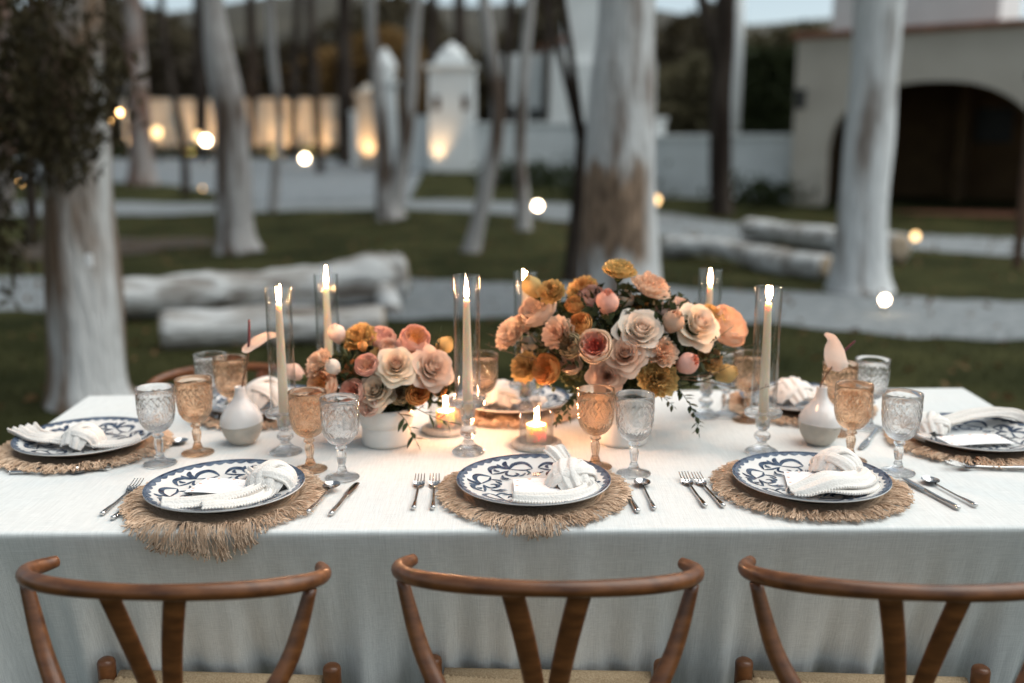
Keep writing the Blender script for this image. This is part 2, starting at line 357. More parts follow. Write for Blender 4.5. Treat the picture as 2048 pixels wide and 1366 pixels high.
# ---- trees
TRUNKS = {
    'near_left': (5.75, [(-2.5, -0.03, 0.27), (-2.51, 0.1, 0.241), (-2.49, 0.61, 0.23), (-2.48, 1.13, 0.216), (-2.46, 1.47, 0.204), (-2.44, 1.88, 0.182), (-2.4, 2.28, 0.168), (-2.33, 2.93, 0.146)]),
    'edge': (21.5, [(-10.93, 0.04, 0.24), (-10.75, 1.43, 0.207), (-10.57, 3.47, 0.175), (-10.37, 5.92, 0.142)]),
    'darkvine': (13, [(-6.25, 0.23, 0.073), (-6.17, 1.45, 0.079), (-6.04, 2.69, 0.073), (-5.88, 4.45, 0.059)]),
    'red': (29.5, [(-10.78, 0.35, 0.449), (-10.76, 1.39, 0.374), (-10.75, 3.5, 0.314), (-10.69, 5.55, 0.269), (-10.58, 7.55, 0.224)]),
    'curvedark': (26, [(-8.42, 0.23, 0.119), (-8.38, 1.52, 0.106), (-8.54, 2.65, 0.099), (-8.66, 3.63, 0.099), (-8.71, 5.07, 0.092), (-8.64, 6.83, 0.079)]),
    'lean': (14.2, [(-3.9, -0.01, 0.342), (-3.93, 0.39, 0.281), (-3.9, 1.23, 0.259), (-3.91, 1.98, 0.245), (-4.02, 2.79, 0.216), (-4.07, 3.44, 0.18), (-4.01, 4.72, 0.158)]),
    'thin1': (21.8, [(-5.2, 0.06, 0.111), (-5.07, 1.09, 0.1), (-4.94, 2.03, 0.088), (-5.04, 3.27, 0.1), (-5.03, 4.48, 0.088), (-4.95, 5.96, 0.077)]),
    'dark2': (40, [(-6.54, 0.64, 0.345), (-6.49, 3.24, 0.325), (-6.45, 5.5, 0.304), (-6.29, 8.79, 0.264)]),
    'vleft': (20.3, [(-2.45, -0.01, 0.319), (-2.54, 0.41, 0.227), (-2.56, 1.11, 0.185), (-2.63, 2.38, 0.144), (-2.72, 3.71, 0.124), (-2.72, 5.37, 0.103)]),
    'vright': (20.3, [(-2.42, 0.16, 0.206), (-2.24, 0.91, 0.175), (-2.06, 1.99, 0.165), (-1.94, 3.33, 0.144), (-1.84, 4.27, 0.134), (-1.78, 5.37, 0.113)]),
    'leanthin': (14.1, [(-0.58, -0.02, 0.15), (-0.48, 0.38, 0.129), (-0.33, 1.01, 0.122), (-0.21, 1.56, 0.107), (-0.19, 2.1, 0.1), (-0.27, 2.76, 0.093), (-0.36, 3.42, 0.086), (-0.41, 4.37, 0.072)]),
    'thin3': (17.8, [(0.22, -0.02, 0.154), (0.2, 0.53, 0.126), (0.15, 1.4, 0.108), (0.21, 2.68, 0.099), (0.33, 3.92, 0.099), (0.41, 5.12, 0.081)]),
    'big': (8.5, [(0.94, -0.02, 0.42), (0.93, 0.17, 0.377), (0.92, 0.82, 0.345), (0.91, 1.32, 0.334), (0.92, 1.93, 0.298), (0.94, 2.41, 0.267), (0.95, 2.88, 0.254), (0.96, 3.6, 0.226)]),
    'bigside': (11, [(0.7, -0.03, 0.134), (0.73, 0.62, 0.106), (0.76, 1.22, 0.084), (0.79, 1.7, 0.073)]),
    'fork': (21, [(4.4, -0.03, 0.266), (4.35, 0.86, 0.245), (4.31, 1.88, 0.245), (4.29, 2.88, 0.256), (4.32, 3.85, 0.245), (4.34, 5.29, 0.213)]),
    'forkbranch': (21, [(4.27, 2.88, 0.16), (4.08, 3.66, 0.138), (3.85, 4.34, 0.128), (3.68, 5.29, 0.107)]),
    'right': (10.2, [(3.6, -0.02, 0.331), (3.59, 0.21, 0.295), (3.58, 0.93, 0.274), (3.59, 1.52, 0.264), (3.6, 2.16, 0.254), (3.61, 2.87, 0.259), (3.59, 3.79, 0.233)]),
    'sky1': (36, [(-1.74, 0.8, 0.237), (-1.75, 3.73, 0.219), (-1.78, 6.41, 0.201), (-1.82, 8.36, 0.164)]),
    'sky2': (38, [(-0.24, 0.75, 0.173), (-0.18, 4.03, 0.173), (0.01, 6.67, 0.173), (0.17, 8.74, 0.135)]),
    'sky3': (38, [(1.27, 0.75, 0.154), (1.3, 3.48, 0.154), (1.4, 6.32, 0.154), (1.43, 8.73, 0.135)]),
    'dark4': (44, [(-3.49, 0.91, 0.268), (-3.42, 4.44, 0.246), (-3.28, 7.5, 0.223), (-3.19, 9.89, 0.201)]),
    'dark5': (34, [(-6.44, 0.61, 0.155), (-6.48, 2.98, 0.155), (-6.55, 5.21, 0.155), (-6.49, 8.0, 0.121)]),
    'dark6': (46, [(-11.75, 1.09, 0.257), (-11.55, 4.39, 0.233), (-11.49, 7.81, 0.21), (-11.4, 10.31, 0.187)]),
    'dark7': (44, [(-9.5, 1.06, 0.179), (-9.29, 4.26, 0.179), (-8.97, 7.53, 0.167), (-8.78, 9.92, 0.156)]),
    'dark8': (44, [(-13.52, 1.07, 0.29), (-13.27, 4.27, 0.268), (-13.19, 7.54, 0.246), (-13.12, 9.93, 0.223)]),
}

crown_mesh = {}
def crown(material, k):
    if (material, k) not in crown_mesh:
        n = 420; d = rng.normal(size=(n, 3)); d /= np.linalg.norm(d, axis=1)[:, None]; r = rng.random(n) ** .45
        C = d * r[:, None] * np.array([2.2, 2.2, 1.5]); C[:, :2] += .5 * np.sin(C[:, [2, 2]] * 3 + k)
        crown_mesh[(material, k)] = quads('crown', C, .16, material)
    return crown_mesh[(material, k)]
def trunk_mesh(y, pts, material, ridges=.05, n=18, seed=0):
    P = smooth_pts([(x, y, z, r * .9) for (x, z, r) in pts], 5)
    for p in P: p[3] *= 1 + .22 * math.exp(-max(0, p[2] - P[0][2]) / (.5 * P[0][3]))       # root flare
    V, F = tube([p[:3] for p in P], [p[3] for p in P], n, cap=True, upv=(0, 1, 0))
    c = [p[:3] for p in P]
    V = [Vector(v) for v in V]
    for i in range(len(P)):
        for k in range(n):
            v = V[i * n + k]; q = Vector(c[i]); a = 2 * PI * k / n
            f = 1 + ridges * (math.sin(5 * a + seed + .6 * math.sin(i * .3)) + .6 * math.sin(9 * a + i * .25 + seed * 2) + .8 * math.sin(2 * a + i * .55 + seed))
            V[i * n + k] = q + (v - q) * f
    return mk('trunk', V, F, material)
def tree(keys, material, label, grp=None, ridges=.05, name='tree', cr=None, cz=2.0):
    y, pts = TRUNKS[keys[0]]; x0, z0, _ = pts[0]; base = Vector((x0, y, z0))
    t = thing(name, label, 'tree', base, 0, grp)
    for q, k in enumerate(keys):
        yy, pp = TRUNKS[k]
        me = trunk_mesh(yy, pp, material, ridges, seed=len(k) + q); me.transform(Matrix.Translation(-base)); ob('trunk' if q == 0 else 'limb', me, t)
        if cr:
            xt, zt, rt = pp[-1]; top = Vector((xt, yy, zt))
            mb = MB()
            for j in range(4):
                a = j * 1.7 + len(k); e = top + Vector((math.cos(a) * .9, math.sin(a) * .9, 1.5 + .3 * j))
                mb.add(*tube(smooth_pts([top - Vector((0, 0, .3)), top.lerp(e, .5) + Vector((0, 0, .15)), e], 4), np.linspace(rt * .7, .02, 9).tolist(), 7))
            me = mb.mesh('limb', material); me.transform(Matrix.Translation(-base)); ob('limb', me, t)
            ob('crown', crown(cr, q + len(k) % 3), t, top - base + Vector((0, 0, cz)))
    return t
tree(['near_left'], 'barkw', 'thick whitewashed tree trunk beside the table end under dark hanging foliage', ridges=.045, cr='leaf', cz=2.2)
tree(['big'], 'barkbig', 'broadest pale trunk with brown bark patch behind the big bouquet', ridges=.03, cr='leaf', cz=3)
tree(['right'], 'barkw2', 'clean white trunk with a lamp at its foot before the arched building', ridges=.03, cr='leaf', cz=2.6)
tree(['lean'], 'barkm', 'grey trunk kinked to one side on the lawn near the lit garden wall', ridges=.03, cr='leaf', cz=2.6)
tree(['leanthin'], 'barkm', 'slender pale trunk slanting over the far path', cr='leaf', cz=2.6)
tree(['thin3'], 'barkm', 'slim pale tree rising straight before the white boundary wall', cr='leaf', cz=2.6)
tree(['vleft', 'vright'], 'barkm', 'forked grey tree splitting low into two stems by the driveway', cr='leaf', cz=2.6)
tree(['fork', 'forkbranch'], 'barkd', 'dark tree forking high beside a white pole at the boundary wall', cr='leaf', cz=2.6)
tree(['bigside'], 'barkd', 'short dark leaning stem close to the broadest pale trunk', cr='leaf', cz=3.5)
tree(['red'], 'barkr', 'reddish grey trunk beside the driveway edge behind the near foliage', cr='leaf', cz=2.6)
tree(['edge'], 'barkr', 'reddish trunk farthest out past the whitewashed tree', cr='leaf', cz=2.6)
tree(['darkvine'], 'barkd', 'thin dark stem beside the thick whitewashed tree', cr='leaf', cz=2.6)
tree(['curvedark'], 'barkd', 'thin curving dark tree in front of the lit garden wall', cr='leaf', cz=2.6)
tree(['thin1'], 'barkm', 'thin wavering grey tree between the kinked trunk and driveway lamp', cr='leaf', cz=2.6)
tree(['dark2'], 'barkd', 'stout dark trunk between the lit wall and the gate pillar', cr='leaf', cz=3.6)
for k, lab in (('sky1', 'thin dark trunk touching the square gate tower'), ('sky2', 'thin dark trunk before the grey wing of the white house'), ('sky3', 'thinnest dark trunk before the bright gable of the white house'),
               ('dark4', 'thin dark trunk between the forked tree and the square gate tower'), ('dark5', 'thin dark trunk at the end of the lit wall by the gate'), ('dark6', 'thin dark trunk just past the kinked grey trunk before the lit wall'),
               ('dark7', 'very thin dark trunk before the middle of the lit wall'), ('dark8', 'thin dark trunk before the lit wall next to the close lamp pair')):
    tree([k], 'barkd', lab, 'far dark trunks', cr='leaf', cz=3.6)

# near dark hanging foliage on the whitewashed tree: drooping sprays
C = []
for k in range(50):
    cx = -2.2 - abs(rng.normal(0, .62)); cz = rng.uniform(1.75, 2.75) - .16 * (cx < -2.5); cyy = rng.uniform(4.95, 5.9)
    if cx > -2.28 and cz < 1.85: cz += .35
    n = 60; t = rng.random(n)
    C.append(np.stack([cx + rng.normal(0, .07, n), cyy + rng.normal(0, .07, n), cz - .34 * t + rng.normal(0, .03, n)], 1))
for (cx, cz) in ((-2.68, 1.45), (-2.75, 1.2), (-2.72, .95), (-2.8, 1.6), (-2.45, 1.55), (-2.28, 1.5), (-2.2, 1.65), (-2.35, 1.42), (-2.6, 1.7), (-2.25, 1.9), (-2.05, 1.95)):
    n = 90; C.append(np.stack([cx + rng.normal(0, .05, n), 5.35 + rng.normal(0, .08, n), cz + rng.normal(0, .11, n)], 1))
fo = ob('hanging_foliage', quads('hanging_foliage', np.concatenate(C), .038, soft('hanging_leaf', (.050, .040, .020), .2, .7, .6), .35, droop=1.2)); fo['kind'] = 'stuff'
tag(fo, 'dark hanging foliage draped over the top of the whitewashed tree', 'foliage')

# ---- fallen logs
def log(label, P, R, material, stub=None):
    b = Vector(P[0]); t = thing('fallen_log', label, 'log', b)
    S = smooth_pts([(*p, r) for p, r in zip(P, R)], 8)
    V, F = tube([p[:3] for p in S], [p[3] * (1 + .06 * math.sin(i * .9) + .04 * math.sin(i * 2.3)) for i, p in enumerate(S)], 16, rough=.03)
    me = mk('trunk', V, F, material); me.transform(Matrix.Translation(-b)); ob('trunk', me, t)
    for e, q in ((0, 1), (-1, -2)):                       # sawn ends, a shade proud of the bark
        p0, p1 = Vector(S[e][:3]), Vector(S[q][:3]); d = (p0 - p1).normalized()
        V, F = lathe([(S[e][3] * .93, -.02), (S[e][3] * .92, .012), (S[e][3] * .5, .016), (0, .016)], 16)
        me = mk('cut_end', V, F, 'cutwood'); me.transform(d.to_track_quat('Z', 'Y').to_matrix().to_4x4()); ob('cut_end', me, t, p0 - b)
    if stub:
        V, F = tube(smooth_pts(stub[0], 5), np.linspace(stub[1], stub[1] * .75, len(stub[0]) * 5 - 4).tolist(), 12, rough=.03)
        me = mk('branch_stub', V, F, material); me.transform(Matrix.Translation(-b)); ob('branch_stub', me, t)
log('long white fallen log with a stub end lying across the near path', [(-3.5, 8.55, .19), (-2.8, 8.8, .2), (-2.0, 9.1, .2), (-1.25, 9.35, .26), (-1.02, 9.42, .27)], [.17, .19, .19, .24, .2], 'barklog',
    ([(-1.25, 9.3, .2), (-1.12, 9.0, .08), (-1.08, 8.85, .0)], .12))
log('short pale log on the grass in front of the long white log', [(-2.62, 7.35, .13), (-1.9, 7.5, .14), (-1.0, 7.6, .13)], [.15, .155, .14], 'barklog')
log('long white log beside the clean white trunk', [(3.7, 15.7, .2), (4.3, 14.2, .18), (4.95, 12.7, .18)], [.15, .17, .19], 'barklog')
log('gnarled brown log in front of the long white one', [(2.1, 13.4, .12), (2.6, 12.6, .2), (3.1, 11.7, .13), (3.5, 11.0, .15)], [.15, .12, .16, .13], 'barklog')

# ---- walls, pillars, buildings
def part_box(name, parent, b, material, bev=.012):
    V, F = box(*b); me = mk(name, V, F, material, False)
    bm = bmesh.new(); bm.from_mesh(me); bmesh.ops.bevel(bm, geom=bm.edges[:], offset=bev, segments=1, affect='EDGES'); bm.to_mesh(me); bm.free()
    return ob(name, me, parent)
w = thing('garden_wall', 'cream garden wall glowing under warm uplights beyond the driveway', 'wall', (-17.5, 46, 1.0))
part_box('panel', w, (0, 9.9, 0, .3, 0, 2.45), 'stucco'); part_box('coping', w, (-.05, 9.95, -.06, .36, 2.45, 2.58), 'stucco')
for i in range(6): part_box('pier', w, (.05 + i * 1.92, .40 + i * 1.92, -.16, .0, 0, 2.445), 'stucco')
b = ob('hedge', quads('hedge', np.stack([rng.uniform(-17.5, -7, 1500), rng.uniform(44.6, 45.2, 1500), 1.0 + rng.random(1500) * .5], 1), .11, 'leaf')); tag(b, 'low dark hedge along the foot of the lit garden wall', 'hedge')
p = thing('wall_pier', 'short white wall end next to the uplit gate pillar', 'pier', (-6.3, 40, ter(40)))
part_box('shaft', p, (-.32, .32, -.2, .2, 0, 1.95), 'limewash'); part_box('cap', p, (-.36, .36, -.24, .24, 1.95, 2.03), 'limewash')
p = thing('gate_pillar', 'slim gate pillar washed by warm uplight next to the forked tree', 'pillar', (-5.25, 37.4, ter(37.4)))
part_box('shaft', p, (-.36, .36, -.36, .36, 0, 2.55), 'stucco'); cp = part_box('cap', p, (-.42, .42, -.42, .42, 2.55, 2.72), 'stucco')
V, F = lathe([(.3, 2.72), (.22, 2.85), (.12, 2.95), (0, 3.0)], 20); ob('finial', mk('finial', V, F, 'stucco'), cp)
p = thing('gate_pillar', 'taller white gate pillar with bulbous finial behind the forked tree', 'pillar', (-4.4, 36, ter(36)))
part_box('shaft', p, (-.34, .34, -.34, .34, 0, 2.95), 'limewash'); part_box('cap', p, (-.44, .44, -.44, .44, 2.95, 3.1), 'limewash')
V, F = lathe([(.25, 3.1), (.36, 3.3), (.4, 3.55), (.32, 3.8), (.16, 4.0), (.12, 4.1), (0, 4.2)], 24); ob('finial', mk('finial', V, F, 'limewash'), p)
p = thing('gate_tower', 'square white gate tower with stepped cap and tiny windows, uplit at its foot', 'tower', (-2.0, 35, ter(35)))
part_box('shaft', p, (-.76, .76, -.76, .76, 0, 3.4), 'limewash'); part_box('cornice', p, (-.86, .86, -.86, .86, 3.4, 3.55), 'limewash')
part_box('cap', p, (-.52, .52, -.52, .52, 3.55, 3.85), 'limewash')
V, F = lathe([(.42, 3.85), (.4, 4.0), (.26, 4.15), (.12, 4.2), (.1, 4.28), (0, 4.32)], 24); ob('finial', mk('finial', V, F, 'limewash'), p)
for x in (-.6, .36): part_box('window', p, (x, x + .22, -.785, -.74, 2.05, 2.5), 'timber', .004)
p = thing('wall_pier', 'white wall end touching the square gate tower', 'pier', (-3.15, 35.2, ter(35)))
part_box('shaft', p, (-.36, .36, -.2, .2, 0, 1.8), 'limewash'); part_box('cap', p, (-.4, .4, -.24, .24, 1.8, 1.9), 'limewash')
p = thing('white_chapel', 'bright white house with stepped tower rising behind the boundary wall', 'house', (1.3, 42, ter(42)))
part_box('wall', p, (0, 4.6, 0, 5, 0, 3.9), 'limewash'); part_box('tower', p, (.95, 3.3, .4, 3, 3.9, 8.6), 'limewash')
V, F = [(-.15, -.2, 4.55), (1.0, -.2, 4.95), (1.0, .6, 4.95), (-.15, .6, 4.55), (-.15, -.2, 4.38), (1.0, -.2, 4.78), (1.0, .6, 4.78), (-.15, .6, 4.38)], [(0, 1, 2, 3), (4, 7, 6, 5), (0, 4, 5, 1), (1, 5, 6, 2), (2, 6, 7, 3), (3, 7, 4, 0)]
ob('roof', mk('roof', V, F, 'terracotta', False), p); part_box('gable', p, (.0, .95, .05, 3, 3.9, 4.42), 'limewash')
part_box('wing', p, (-1.75, 0, .8, 5, 0, 4.3), 'limewash')
for (x0, x1, z0, z1) in ((-1.35, -.75, 1.4, 2.2), (-.5, -.1, 1.5, 2.1)): part_box('window', p, (x0, x1, .74, .81, z0, z1), 'black', .004)
sh = ob('shrub', quads('shrub', np.array([3.05, 41.4, 1.2]) + rng.normal(size=(260, 3)) * np.array([.22, .2, .5]), .12, 'leaf')); tag(sh, 'small dark shrub against the bright white house', 'shrub')
def wall_run(label, P, h, th=.28, material='limewash'):
    b0 = Vector((P[0][0], P[0][1], 0)); t = thing('boundary_wall', label, 'wall', b0)
    for (xa, ya), (xb, yb) in zip(P[:-1], P[1:]):
        d = Vector((xb - xa, yb - ya, 0)); L_ = d.length; a = math.atan2(d.y, d.x)
        for nm, b_ in (('panel', (0, L_ + .01, 0, th, ter(min(ya, yb)) - .1, h)), ('coping', (-.03, L_ + .03, -.05, th + .05, h, h + .1))):
            o_ = part_box(nm, t, b_, material); o_.location = (xa - b0.x, ya - b0.y, 0); o_.rotation_euler = (0, 0, a)
wall_run('long white boundary wall running from the slim trees behind the broad trunk', [(-1.1, 30.6), (2.1, 29.6), (3.6, 25.4)], 2.05)
wall_run('lower white boundary wall ending at the arched building', [(3.62, 25.3), (6.6, 23.55)], 1.62)
for (x, y, s, lab) in ((.9, 28.4, .6, 'dark red shrub at the foot of the long white boundary wall'), (2.1, 24.6, .7, 'low green shrub by the wall behind the broad trunk'), (-.1, 28.6, .45, 'small dark shrub beside the slanting pale trunk'), (5.6, 22.6, .5, 'low brown shrub at the foot of the lower boundary wall')):
    n = 420; sh = ob('shrub', quads('shrub', rng.normal(size=(n, 3)) * np.array([.9, .4, .35]) * s + np.array([0, 0, .3]), .1, 'leaf'), loc=(x, y, ter(y))); tag(sh, lab, 'shrub')
hd = thing('clipped_hedge', 'tall dark clipped hedge between white pole and arched building', 'hedge', (7.5, 30, ter(30)))
n = 5200; ob('crown', quads('crown', np.stack([rng.uniform(-.95, .95, n), rng.uniform(-.5, .5, n), rng.uniform(.1, 3.9, n) * (1 - .06 * rng.random(n))], 1), .13, 'leaf'), hd)
po = thing('white_pole', 'straight white pole standing behind the dark forking tree', 'pole', (5.7, 26, ter(26)))
V, F = tube([(0, 0, 0), (0, 0, 3), (0, 0, 6)], [.15, .145, .13], 16); ob('shaft', mk('shaft', V, F, 'limewash'), po); part_box('foot', po, (-.22, .22, -.22, .22, 0, .14), 'limewash')
po = thing('timber_post', 'slim dark timber post at the arched building side of the lawn', 'post', (6.12, 12.0, 0))
part_box('shaft', po, (-.045, .045, -.045, .045, 0, 4.2), 'timber'); part_box('bracket', po, (-.07, .07, -.07, .07, 2.2, 2.32), 'black')

# arched building, front wall running along local x
ang = math.atan2(-2.45, 3.84)
bl = thing('arched_building', 'cream stuccoed building with wide dark archway and white upper storey', 'building', (6.40, 23.1, 0), ang)
def archz(s):
    c, hw = 2.90, 2.12
    if abs(s - c) >= hw: return None
    t = (s - c) / hw; return 1.35 + 1.42 * (1 - abs(t) ** 2.3) ** .5
S = sorted(set([round(x, 3) for x in np.linspace(.78, 5.02, 61)]))
mb = MB()
top, th = 3.78, .25
mb.add(*box(0, .78, 0, th, 0, top)); mb.add(*box(5.02, 9, 0, th, 0, top))
for a, b in zip(S[:-1], S[1:]):
    za, zb = archz(a) or 1.35, archz(b) or 1.35
    mb.add([(a, 0, za), (b, 0, zb), (b, th, zb), (a, th, za), (a, 0, top), (b, 0, top), (b, th, top), (a, th, top)],
           [(0, 3, 2, 1), (4, 5, 6, 7), (0, 1, 5, 4), (3, 7, 6, 2)])
ob('front_wall', mb.mesh('front_wall', 'stucco', False), bl)
part_box('cornice', bl, (-.1, 9.1, -.12, th + .1, top + .002, top + .13), 'terracotta')
part_box('side_wall', bl, (-.002, .34, th + .002, 4.0, 0, top - .01), 'stucco')
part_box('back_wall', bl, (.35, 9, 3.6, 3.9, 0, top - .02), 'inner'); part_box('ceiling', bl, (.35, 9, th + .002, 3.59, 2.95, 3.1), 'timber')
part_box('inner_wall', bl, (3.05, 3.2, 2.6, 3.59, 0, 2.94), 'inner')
part_box('shade_lining', bl, (.342, .36, th + .004, 3.58, .06, 2.93), 'inner', .003); part_box('floor', bl, (.36, 9, -.5, 3.59, .005, .06), 'terracotta')  # lining is an added dark sheet, standing in for shade on the side wall
part_box('window', bl, (3.3, 4.1, 3.55, 3.598, 1.5, 2.3), 'black', .004)
up_ = part_box('upper_storey', bl, (.35, 3.9, 1.4, 5, 3.95, 6.4), 'limewash'); part_box('roof_slab', bl, (-.05, 9, .52, 6, 3.80, 3.94), 'terracotta')
part_box('roof_edge', up_, (.2, 4.05, 1.25, 5.1, 6.402, 6.5), 'terracotta')
wl_ = thing('wall_lantern', 'small black wall lantern on the corner of the arched building', 'lantern', (6.42, 22.7, 2.2), ang)
part_box('cage', wl_, (-.09, .09, -.09, .09, .05, .42), 'black'); part_box('bracket', wl_, (-.02, .02, .0, .42, .44, .48), 'black'); part_box('top', wl_, (-.12, .12, -.12, .12, .42, .47), 'black')

# ---- garden lamps
def garden_lamp(label, loc, r, material='lamp', grp=None, h=None):
    gz = ter(loc[1]); t = thing('garden_lamp', label, 'lamp', (loc[0], loc[1], gz), 0, grp); z = loc[2] - gz
    V, F = tube([(0, .0, 0), (0, .0, max(z - r * .6, .02))], r * .28, 8); ob('stake', mk('stake', V, F, 'black'), t)
    V, F = tube([(0, r * 1.4, z - r * .3), (0, .0, z), (0, -r * .2, z)], [r * .7, r * 1.12, r * 1.12], 16, upv=(0, 0, 1)); ob('housing', mk('housing', V, F, 'black'), t)
    V, F = ball((0, -r * .25, z), r, 16, 10, (1, .55, 1)); ob('lens', mk('lens', V, F, material), t)
    return t
garden_lamp('bright garden lamp at the foot of the clean white trunk', (3.33, 8.8, .12), .038)
garden_lamp('bright garden lamp on the far path beside the broadest pale trunk', (.52, 20, .30), .075)
garden_lamp('amber garden lamp half hidden at the edge of the broadest pale trunk', (3.02, 21, .35), .09, 'lampdim')
garden_lamp('garden lamp by the path beneath the arched building', (6.03, 14.9, .13), .06, 'lampdim')
garden_lamp('bright garden lamp at the driveway edge near the thin wavering tree', (-7.95, 39, 1.01), .13)
garden_lamp('pale lamp of the close pair beside the kinked grey trunk', (-12.3, 40, 1.87), .15, 'lampdim')
garden_lamp('brighter lamp of the close pair beside the kinked grey trunk', (-11.86, 39.5, 1.71), .15)
garden_lamp('golden lamp before the lit wall near the reddish trunk', (-14.6, 42, 2.05), .2, 'lampdim')
garden_lamp('dim reddish lamp on the grass edge behind the kinked grey trunk', (-7.98, 26, .42), .035, 'lampdim')
def uplight(label, loc, target, power, grp=None, size=50):
    t = thing('uplight', label, 'lamp', loc, 0, grp)
    V, F = lathe([(0, 0), (.09, 0), (.1, .12), (.085, .12), (.08, .06), (0, .06)], 16); ob('housing', mk('housing', V, F, 'black'), t)
    V, F = lathe([(0, .085), (.078, .085)], 16); ob('lens', mk('lens', V, F, 'lampdim'), t)
    d = bpy.data.lights.new('uplight_lamp', 'SPOT'); d.energy = power; d.color = (1, .62, .30); d.spot_size = math.radians(size); d.spot_blend = .9; d.shadow_soft_size = .07
    s = bpy.data.objects.new('lamp', d); COL.objects.link(s); s.parent = t; s.location = (0, 0, .14)
    s.rotation_euler = (Vector(loc) + Vector((0, 0, .14)) - Vector(target)).to_track_quat('Z', 'Y').to_euler()
for i, x in enumerate((-16.3, -14.3, -12.5, -10.6, -8.9)):
    uplight('small uplight at the foot of the lit garden wall', (x, 44.9, 1.0), (x, 46.0, 2.6), 200, 'uplights along the garden wall', 130)
uplight('uplight in front of the slim gate pillar', (-5.2, 36.66, ter(36.4)), (-5.2, 37.0, 2.8), 120, None, 80)
uplight('uplight in front of the square gate tower', (-2.45, 33.9, ter(33.5)), (-2.45, 34.22, 2.8), 70, None, 70)
for i, (x, z) in enumerate(((-3.045, 1.773), (-2.489, 1.703), (-3.163, 1.265), (-2.56, 1.64))):
    t = thing('string_light', 'small amber bulb hanging in the dark foliage of the whitewashed tree', 'light bulb', (x, 6.5, z), 0, 'string light bulbs')
    V, F = ball((0, 0, 0), .016, 12, 8, (1, 1, 1.3)); ob('bulb', mk('bulb', V, F, 'bulb'), t)
    V, F = tube([(0, 0, .018), (0, 0, .05), (0, 0, 2.14 - .12 * math.sin((x + 3.5) / 1.3 * PI) - z)], [.011, .009, .003], 8); ob('socket', mk('socket', V, F, 'black'), t)
cb = thing('light_cable', 'thin black cable carrying the amber bulbs past the whitewashed tree', 'cable', (-3.5, 6.5, 2.14))
V, F = tube([(u * 1.3, 0, -.12 * math.sin(u * PI)) for u in np.linspace(0, 1, 25)], .004, 6); ob('wire', mk('wire', V, F, 'black'), cb); V, F = ball((0, 0, 0), .02, 10, 6); ob('anchor', mk('anchor', V, F, 'black'), cb)
t = thing('tree_tag', 'tiny white tag nailed to the thick whitewashed trunk', 'tag', (-2.33, 5.48, .874))
part_box('plate', t, (-.02, .02, -.012, 0, -.035, .035), 'paper', .003); V, F = ball((0, -.014, .024), .004, 8, 5); ob('nail', mk('nail', V, F, 'steel'), t)

# ================================================================== table and cloth
TZ = .75
FLc, FRc, BRc, BLc = [np.array(v) for v in ((-1.215, 1.845), (1.335, 1.858), (1.385, 2.98), (-1.278, 2.925))]
def edge_y(x):                                           # front edge of the table top
    t = (x - FLc[0]) / (FRc[0] - FLc[0]); return FLc[1] + t * (FRc[1] - FLc[1])
def cloth():
    mb = MB()
    def topf(u, v):
        p = (FLc * (1 - u) + FRc * u) * (1 - v) + (BLc * (1 - u) + BRc * u) * v
        return (p[0], p[1], TZ)
    mb.add(*grid(topf, 60, 26))
    loop = []
    for A, B, n in ((FLc, FRc, 200), (FRc, BRc, 80), (BRc, BLc, 120), (BLc, FLc, 80)):
        d = (B - A) / np.linalg.norm(B - A); nrm = np.array([d[1], -d[0]])
        for i in range(n): loop.append((A + (B - A) * i / n, nrm, (A is FLc), i / n))
    n = len(loop); nr = []
    for i in range(n):
        a = sum(loop[(i + k) % n][1] for k in range(-3, 4)); nr.append(a / np.linalg.norm(a))
    ds = [(0, 0), (.0045, .0008), (.0085, .0030), (.0110, .0068), (.0120, .0120)] + [(.012, d) for d in (.02, .04, .07, .11, .16, .22, .29, .36, .44, .52, .60, .68, .738)]
    V, F = [], []
    for (o_, d) in ds:
        for i, (p, _, front, t) in enumerate(loop):
            s = i * .0131
            wob = .5 * d * (.05 * math.sin(s * 13 + 2) * min(1, d * 3)) + d * d * (.12 * math.sin(s * 41 + 1.2) + .07 * math.sin(s * 97 + .4) + .05 * math.sin(s * 23)) + d * .020 * math.sin(s * 37 + d * 7 + math.sin(s * 9)) + d * .010 * math.sin(s * 83 - d * 5)
            lean = (-.30 if front else -.04) * d * (min(1, t * 12) * min(1, (1 - t) * 12) if front else 1)
            q = p + nr[i] * (o_ + lean + wob * .8)
            V.append((q[0], q[1], TZ - d))
    for r in range(len(ds) - 1):
        for i in range(n):
            j = (i + 1) % n; F.append((r * n + i, (r + 1) * n + i, (r + 1) * n + j, r * n + j))
    mb.add(V, F); return mb.mesh('tablecloth', 'linen', recalc=False)
tag(ob('tablecloth', cloth()), 'pale linen tablecloth draped to the ground over the long dining table', 'tablecloth')

